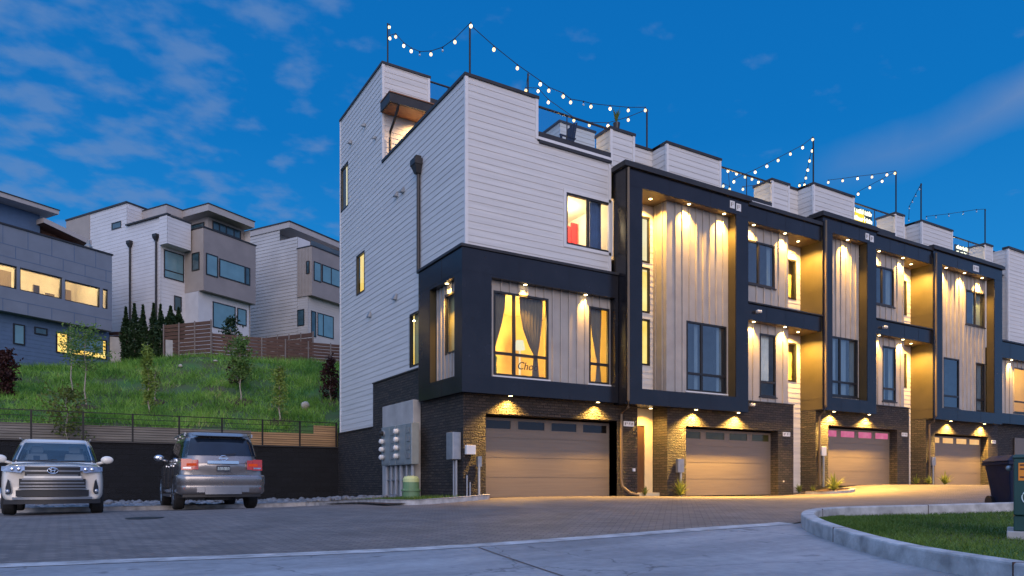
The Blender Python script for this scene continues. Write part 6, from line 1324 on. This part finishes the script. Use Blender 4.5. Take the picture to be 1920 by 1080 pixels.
    # wheels
    for wy in spec['axles']:
        for s in (-1, 1):
            x = s * (W / 2 - .14); wr = spec['wr']; m = MB()
            m.lathe([(wr - .13, x - .12), (wr - .03, x - .125), (wr, x - .09), (wr, x + .09), (wr - .03, x + .125), (wr - .13, x + .12)], wy, wr, 30, 'x'); wh = m.build('wheel', M['tyre'], t, world=False, smooth=False)
            m = MB(); xo = x + s * .118; m.lathe([(wr - .13, xo - .03), (wr - .13, xo), (wr - .16, xo - s * .015), (wr - .17, xo - s * .07)], wy, wr, 30, 'x')
            for q in range(10): a = q * math.pi / 5; m.tube([(xo - s * .02, wy + .05 * math.cos(a), wr + .05 * math.sin(a)), (xo - s * .012, wy + (wr - .14) * math.cos(a), wr + (wr - .14) * math.sin(a))], [.03, .02], 5)
            m.build('rim', M['alloy'], wh, world=False)
    # door mirrors
    for s in (-1, 1):
        mx, my, mz = spec['mirror']; m = MB(); m.sphere((s * mx, my, mz), .13, 14, 8, (1.05, .55, .72)); m.tube([(s * (mx - .22), my + .05, mz - .09), (s * (mx - .05), my + .02, mz - .05)], .035, 6); o = m.build('door_mirror', paint, t, world=False, smooth=True, uv=False)
        m = MB(); m.sphere((s * mx, my + .058, mz), .105, 12, 6, (1.05, .18, .72)); m.build('mirror_glass', M['chrome_blue'], o, world=False, smooth=True, uv=False)
    return t
M['car_glass_solid'] = pbr('tinted_car_glass', (.010, .018, .034), .04, spec=.5, var=.2)
M['chrome_blue'] = pbr('mirror_glass', (.55, .6, .66), .03, metal=1, var=.02)
def fbar(m, x0, x1, z0, z1, k, y0, y1, n=14, slope=0.):
    """curved fascia bar: follows y = k x^2 between x0 and x1"""
    for i in range(n):
        a, b = x0 + (x1 - x0) * i / n, x0 + (x1 - x0) * (i + 1) / n; ya, yb = k * a * a, k * b * b; za, zb = slope * abs(a), slope * abs(b)
        m.frustum([(a, ya + y0, z0 + za), (b, yb + y0, z0 + zb), (b, yb + y1, z0 + zb), (a, ya + y1, z0 + za)], [(a, ya + y0, z1 + za), (b, yb + y0, z1 + zb), (b, yb + y1, z1 + zb), (a, ya + y1, z1 + za)])
    return m
PI = math.pi
white_spec = dict(L=4.88, W=1.93, paint=M['paint_white'], nose_k=.30, tail_k=.25, wr=.37, axles=(.95, 3.74),
    stations=[(0, .80, .30, .93), (.05, .88, .27, 1.02), (.18, .93, .26, 1.065), (.55, .955, .25, 1.10), (1.0, .962, .25, 1.135), (1.5, .965, .25, 1.15), (2.5, .968, .26, 1.16), (3.9, .962, .27, 1.17), (4.55, .94, .3, 1.17), (4.8, .89, .34, 1.12), (4.88, .82, .42, 1.0)],
    cabin=[(1.10, 1.12, 4.80, .885), (1.30, 1.46, 4.72, .845), (1.55, 1.92, 4.58, .765), (1.66, 2.14, 4.48, .715), (1.70, 2.30, 4.38, .67)], bow=.09,
    glass=[('windshield', -PI / 2 - .63, -PI / 2 + .63, 1.19, 1.635), ('side_window', PI + .02 - .9, PI + .9, 1.2, 1.58), ('side_window', -.9, .9, 1.2, 1.58), ('rear_window', PI / 2 - .6, PI / 2 + .6, 1.22, 1.6)], mirror=(1.05, 1.62, 1.24))
wl = (-.48, 18.1); zc = G(wl[0], wl[1] + 1) - .0
t = suv('parked_car', 'white car with a slatted chrome grille, parked facing the road at the left edge', white_spec, (wl[0], wl[1], zc), 0)
K = .30
def fb(name, segs, mat, par=t, k=K, slope=0.):
    m = MB()
    for (x0, x1, z0, z1, y0, y1) in segs: fbar(m, x0, x1, z0, z1, k, y0, y1, 14, slope)
    return m.build(name, mat, par, world=False, uv=False)
g = fb('grille', [(-.50, .50, .845, 1.045, -.030, .03), (-.60, .60, .565, .785, -.034, .03)], M['plastic'])
for q_ in ([(-.47, .47, 1.03, 1.055, -.048, -.02), (-.5, -.10, .935, .965, -.048, -.02), (.10, .5, .935, .965, -.048, -.02), (-.46, .46, .852, .872, -.048, -.02), (-.55, .55, .755, .79, -.052, -.02), (-.575, .575, .685, .712, -.052, -.02), (-.60, .60, .615, .642, -.052, -.02), (-.62, .62, .555, .58, -.052, -.02)]): fb('grille_bar', [q_], M['silver'], g)
fb('bumper_bar', [(-.52, .52, .795, .842, -.05, .03)], M['paint_white'])
fb('lower_intake', [(-.66, .66, .41, .545, -.036, .03)], M['plastic']); fb('skid_trim', [(-.72, .72, .345, .395, -.045, .03)], M['silver']); fb('bumper_lip', [(-.88, .88, .25, .34, -.02, .06)], M['plastic'])
m = MB()   # oval badge of three ellipses
for (cx_, cz_, rx, rz_) in ((0, .955, .095, .062), (0, .955, .035, .058), (0, .983, .062, .028)):
    m.tube([(cx_ + rx * math.cos(2 * PI * q / 24), -.062, cz_ + rz_ * math.sin(2 * PI * q / 24)) for q in range(25)], .0085, 6, False)
m.build('badge', M['chrome'], t, world=False, uv=False)
for s in (-1, 1):
    m = MB(); n = 12
    for i in range(n + 1):
        x = .50 + .42 * i / n; y = K * x * x * 1.0 + .10 * max(0, (i / n - .55)) ** 1.5
        zt_, zb_ = 1.055 - .01 * i / n, (.955 if i < 2 else .90) + .05 * i / n
        for zz, yo in ((zb_, -.032), (zt_, .012)): m.v.append((s * x, y + yo, zz))
    m.f = [(2 * i, 2 * i + 1, 2 * i + 3, 2 * i + 2) for i in range(n)]; o = m.build('headlight', M['lens'], t, world=False, smooth=True, uv=False)
    for xx in (.60, .72): m = MB(); m.sphere((s * xx, K * xx * xx - .022, .985), .042, 12, 8, (1, .4, 1)); m.build('projector', M['chrome'], o, world=False, smooth=True, uv=False)
    m = MB(); m.v = []; 
    for i, (x, z0, z1) in enumerate(((.74, .50, .56), (.77, .46, .74), (.80, .45, .78), (.84, .46, .60))): m.v += [(s * x, K * x * x - .03, z0), (s * x, K * x * x - .022, z1)]
    m.f = [(2 * i, 2 * i + 1, 2 * i + 3, 2 * i + 2) for i in range(3)]; o = m.build('fog_light_bezel', M['plastic'], t, world=False, uv=False)
    m = MB(); m.sphere((s * .80, K * .64 - .03, .52), .042, 12, 8, (1, .5, 1)); m.build('fog_light', M['lens'], o, world=False, smooth=True, uv=False)
    m = MB(); m.tube([(s * .71, 2.25, 1.745), (s * .70, 4.2, 1.745)], .018, 6); m.build('roof_rail', M['silver'], t, world=False)
m = MB(); m.tube([(-.6, 1.13, 1.175), (.05, 1.22, 1.22)], .011, 5); m.tube([(.0, 1.13, 1.175), (.6, 1.24, 1.2)], .011, 5); m.build('wiper', M['plastic'], t, world=False)

b_spec = dict(dark_rear=True, L=5.3, W=2.03, paint=M['paint_bronze'], nose_k=.22, tail_k=.12, wr=.40, axles=(1.0, 4.06),
    stations=[(0, .86, .36, 1.06), (.06, .92, .32, 1.14), (.25, .97, .3, 1.18), (.8, 1.0, .3, 1.22), (1.4, 1.01, .3, 1.24), (2.6, 1.012, .31, 1.25), (4.2, 1.01, .33, 1.26), (4.95, .985, .36, 1.26), (5.2, .955, .38, 1.22), (5.3, .91, .42, 1.12)],
    cabin=[(1.16, 1.45, 5.24, .935), (1.36, 1.75, 5.17, .90), (1.70, 2.22, 5.02, .82), (1.81, 2.42, 4.94, .775), (1.85, 2.6, 4.84, .73)], bow=.08,
    glass=[('windshield', -PI / 2 - .63, -PI / 2 + .63, 1.27, 1.75), ('side_window', PI - .9, PI + .9, 1.29, 1.72), ('side_window', -.9, .9, 1.29, 1.72), ('rear_window', PI / 2 - .66, PI / 2 + .66, 1.345, 1.775)], mirror=(1.13, 1.95, 1.36))
bl = (3.02, 18.72); zc = G(3.0, 19.6)
t = suv('parked_car', 'silver bronze car with red tail lights, parked with its tail to the road', b_spec, (bl[0], bl[1] + 5.3, zc), PI)
def rb(name, segs, mat, par=t, k=.12):
    m = MB()
    for (x0, x1, z0, z1, y0, y1) in segs:
        n = 12
        for i in range(n):
            a, b = x0 + (x1 - x0) * i / n, x0 + (x1 - x0) * (i + 1) / n; ya, yb = 5.3 - k * a * a, 5.3 - k * b * b
            m.frustum([(a, ya + y0, z0), (b, yb + y0, z0), (b, yb + y1, z0), (a, ya + y1, z0)], [(a, ya + y0, z1), (b, yb + y0, z1), (b, yb + y1, z1), (a, ya + y1, z1)])
    return m.build(name, mat, par, world=False, uv=False)
def sweep(name, prof, mat, yb, xw, y_end, rc, par=t, inset=0.):
    """a bumper skin swept round the tail: side, rounded corner, back, corner, side"""
    path = []
    for sd in (-1, 1):
        seg = [(sd * xw, y_end), (sd * xw, (y_end + yb - rc) / 2), (sd * xw, yb - rc)]
        arc = [(sd * (xw - rc + rc * math.cos(a)), yb - rc + rc * math.sin(a) * 1.0) for a in [PI / 2 * q / 8 for q in range(1, 9)]]
        back = [(sd * (xw - rc) * f, yb + .05 * (1 - f * f)) for f in (.75, .5, .25)]
        path = (seg + arc + back) if sd < 0 else path + [(0, yb + .05)] + (seg + arc + back)[::-1]
    m = MB(); P = [Vector(p) for p in path]; k = len(prof)
    for i, p in enumerate(P):
        d = (P[min(i + 1, len(P) - 1)] - P[max(i - 1, 0)]).normalized(); n = Vector((-d.y, d.x)); n = n if n.dot(p - Vector((0, 3.5))) > 0 else -n
        for o, z in prof: q = p + n * o; m.v.append((q.x, q.y, z))
    m.f = [(i * k + j, i * k + j + 1, (i + 1) * k + j + 1, (i + 1) * k + j) for i in range(len(P) - 1) for j in range(k - 1)]
    o = m.build(name, mat, par, world=False, smooth=True, uv=False); es = o.modifiers.new('n', 'EDGE_SPLIT'); es.split_angle = R(45); return o
sweep('rear_bumper', [(-.06, .875), (.0, .872), (.028, .845), (.035, .78), (.03, .66), (.012, .62), (.016, .60), (.012, .46), (-.04, .40), (-.12, .38)], M['paint_bronze'], 5.29, 1.005, 4.62, .26)
rb('tailgate_garnish', [(-.36, .36, 1.145, 1.215, .0, .030)], M['chrome']); p = rb('number_plate', [(-.155, .155, .955, 1.095, .005, .022)], M['plate_dark'])
m = MB()
for (x, w_) in ((-.12, .035), (-.07, .03), (-.03, .035), (.02, .03), (.06, .035), (.11, .03)): m.box(x - w_ / 2, x - w_ / 2 + .009, 5.321, 5.326, .99, 1.06); m.box(x + w_ / 2 - .009, x + w_ / 2, 5.321, 5.326, .99, 1.06); m.box(x - w_ / 2 + .0095, x + w_ / 2 - .0095, 5.321, 5.326, 1.05, 1.06)
m.build('plate_characters', M['chalk'], p, world=False, uv=False)
rb('diffuser', [(-.42, .42, .40, .585, -.02, .085)], M['silver']); rb('diffuser', [(-.60, -.425, .45, .585, -.02, .08), (.425, .60, .45, .585, -.02, .08)], M['silver']); rb('bumper_underside', [(-.9, .9, .33, .395, -.3, .0)], M['plastic'])
m = MB(); m.lathe([(.34, .25), (.34, .34)], 0, 4.75, 18); m.build('spare_wheel', M['tyre'], t, world=False)
for s in (-1, 1):
    o = rb('tail_light', [(s * .70, s * .935, .985, 1.255, -.05, .022)] if s > 0 else [(-.935, -.70, .985, 1.255, -.05, .022)], M['red_lens'])
    o2 = rb('lamp_bar', [(s * .56, s * .695, 1.0, 1.235, -.03, .020)] if s > 0 else [(-.695, -.56, 1.0, 1.235, -.03, .020)], M['red_lens'], o)
    rb('lit_bar', [(min(s * .60, s * .82), max(s * .60, s * .82), 1.085, 1.15, .0, .027)], M['red_lit'], o)
    rb('clear_lens', [(min(s * .72, s * .9), max(s * .72, s * .9), 1.02, 1.055, .0, .027)], M['lens'], o)
    rb('reflector', [(min(s * .66, s * .88), max(s * .66, s * .88), .525, .565, .0, .065)], M['red_lens'])
    m = MB(); m.tube([(s * .79, 2.6, 1.90), (s * .785, 4.7, 1.90)], .022, 6)
    for y in (2.7, 3.65, 4.6): m.box(s * .79 - .02, s * .79 + .02, y - .06, y + .06, 1.84, 1.885)
    m.build('roof_rail', M['alloy'], t, world=False)
    m = MB(); m.box(s * .95 - .05, s * .95 + .06, 1.6, 3.5, .31, .37); m.build('running_board', M['silver'], t, world=False)
    for y in (2.45, 3.55): m = MB(); m.box(s * 1.005 - .012, s * 1.005 + .02, y, y + .24, 1.10, 1.135); m.build('door_handle', M['chrome'], t, world=False)
    for y in (2.0, 3.05, 4.02): m = MB(); m.box(s * 1.0065, s * 1.0135, y - .006, y + .006, .50, 1.14); m.build('door_gap', M['plastic'], t, world=False)
    m = MB(); m.box(s * 1.006, s * 1.016, 1.45, 3.55, .52, .55); m.build('side_trim', M['chrome'], t, world=False)
m = MB(); m.tube([(.085 * math.cos(2 * PI * q / 24), 5.335, 1.28 + .062 * math.sin(2 * PI * q / 24)) for q in range(25)], .009, 6, False); m.box(-.11, .11, 5.328, 5.342, 1.268, 1.292); m.build('badge', M['chrome'], t, world=False, uv=False)
m = MB(); m.tube([(.0, 5.235, 1.36), (-.30, 5.22, 1.395)], .012, 5); m.build('wiper', M['plastic'], t, world=False)
m = MB(); m.frustum([(-.66, 4.88, 1.845), (.66, 4.88, 1.845), (.60, 5.10, 1.815), (-.60, 5.10, 1.815)], [(-.66, 4.88, 1.875), (.66, 4.88, 1.875), (.60, 5.12, 1.835), (-.60, 5.12, 1.835)]); m.build('roof_spoiler', M['paint_bronze'], t, world=False, uv=False, bevel=.01)

# ------------------------------------------------------------------ parts that ended up in separate pieces become parts of their own
SPLIT = {'parapet', 'corner_trim', 'coping', 'siding', 'batten_cladding', 'brick_wall', 'flashing', 'cornice', 'lap_wall', 'back_wall', 'roof_deck', 'roof_edge', 'security_light', 'conduit', 'deck_wall', 'stair_tower', 'roof', 'armrest', 'wiper', 'parapet_back', 'red_panel', 'picture_rail'}
for o in [o for o in C.objects if o.type == 'MESH' and o.name.split('.')[0] in SPLIT and o.parent is not None and not o.modifiers]:
    me = o.data; nv = len(me.vertices); par = list(range(nv))
    def find(a):
        while par[a] != a: par[a] = par[par[a]]; a = par[a]
        return a
    for p in me.polygons:
        vs = list(p.vertices)
        for q in vs[1:]: par[find(q)] = find(vs[0])
    roots = {}
    for i in range(nv): roots.setdefault(find(i), []).append(i)
    co = np.array([v.co[:] for v in me.vertices]); isl_ = list(roots.values())
    lo = np.array([co[i].min(0) for i in isl_]) - .03; hi = np.array([co[i].max(0) for i in isl_]) + .03; k = len(isl_); lab = -np.ones(k, int); nl = 0
    for a in range(k):
        if lab[a] >= 0: continue
        st = [a]; lab[a] = nl
        while st:
            b = st.pop(); hit = np.where((lab < 0) & (lo <= hi[b]).all(1) & (hi >= lo[b]).all(1))[0]; lab[hit] = nl; st += list(hit)
        nl += 1
    if nl < 2 or nl > 12: continue
    vl = np.zeros(nv, int)
    for a, ids in enumerate(isl_): vl[ids] = lab[a]
    uvl = me.uv_layers.active
    for g in range(nl):
        idx = np.where(vl == g)[0]; mp_ = {int(v): i for i, v in enumerate(idx)}; ps = [p for p in me.polygons if vl[p.vertices[0]] == g]
        n_ = bpy.data.meshes.new(me.name); n_.from_pydata([tuple(co[i]) for i in idx], [], [[mp_[v] for v in p.vertices] for p in ps]); n_.update(); n_.materials.append(me.materials[0])
        if uvl:
            ul = n_.uv_layers.new(name='UVMap'); j = 0
            for p in ps:
                for li in p.loop_indices: ul.data[j].uv = uvl.data[li].uv; j += 1
        for p, q in zip(n_.polygons, ps): p.use_smooth = q.use_smooth
        if g == 0: o.data = n_
        else: d = bpy.data.objects.new(o.name.split('.')[0], n_); C.objects.link(d); d.parent = o.parent; d.location = o.location
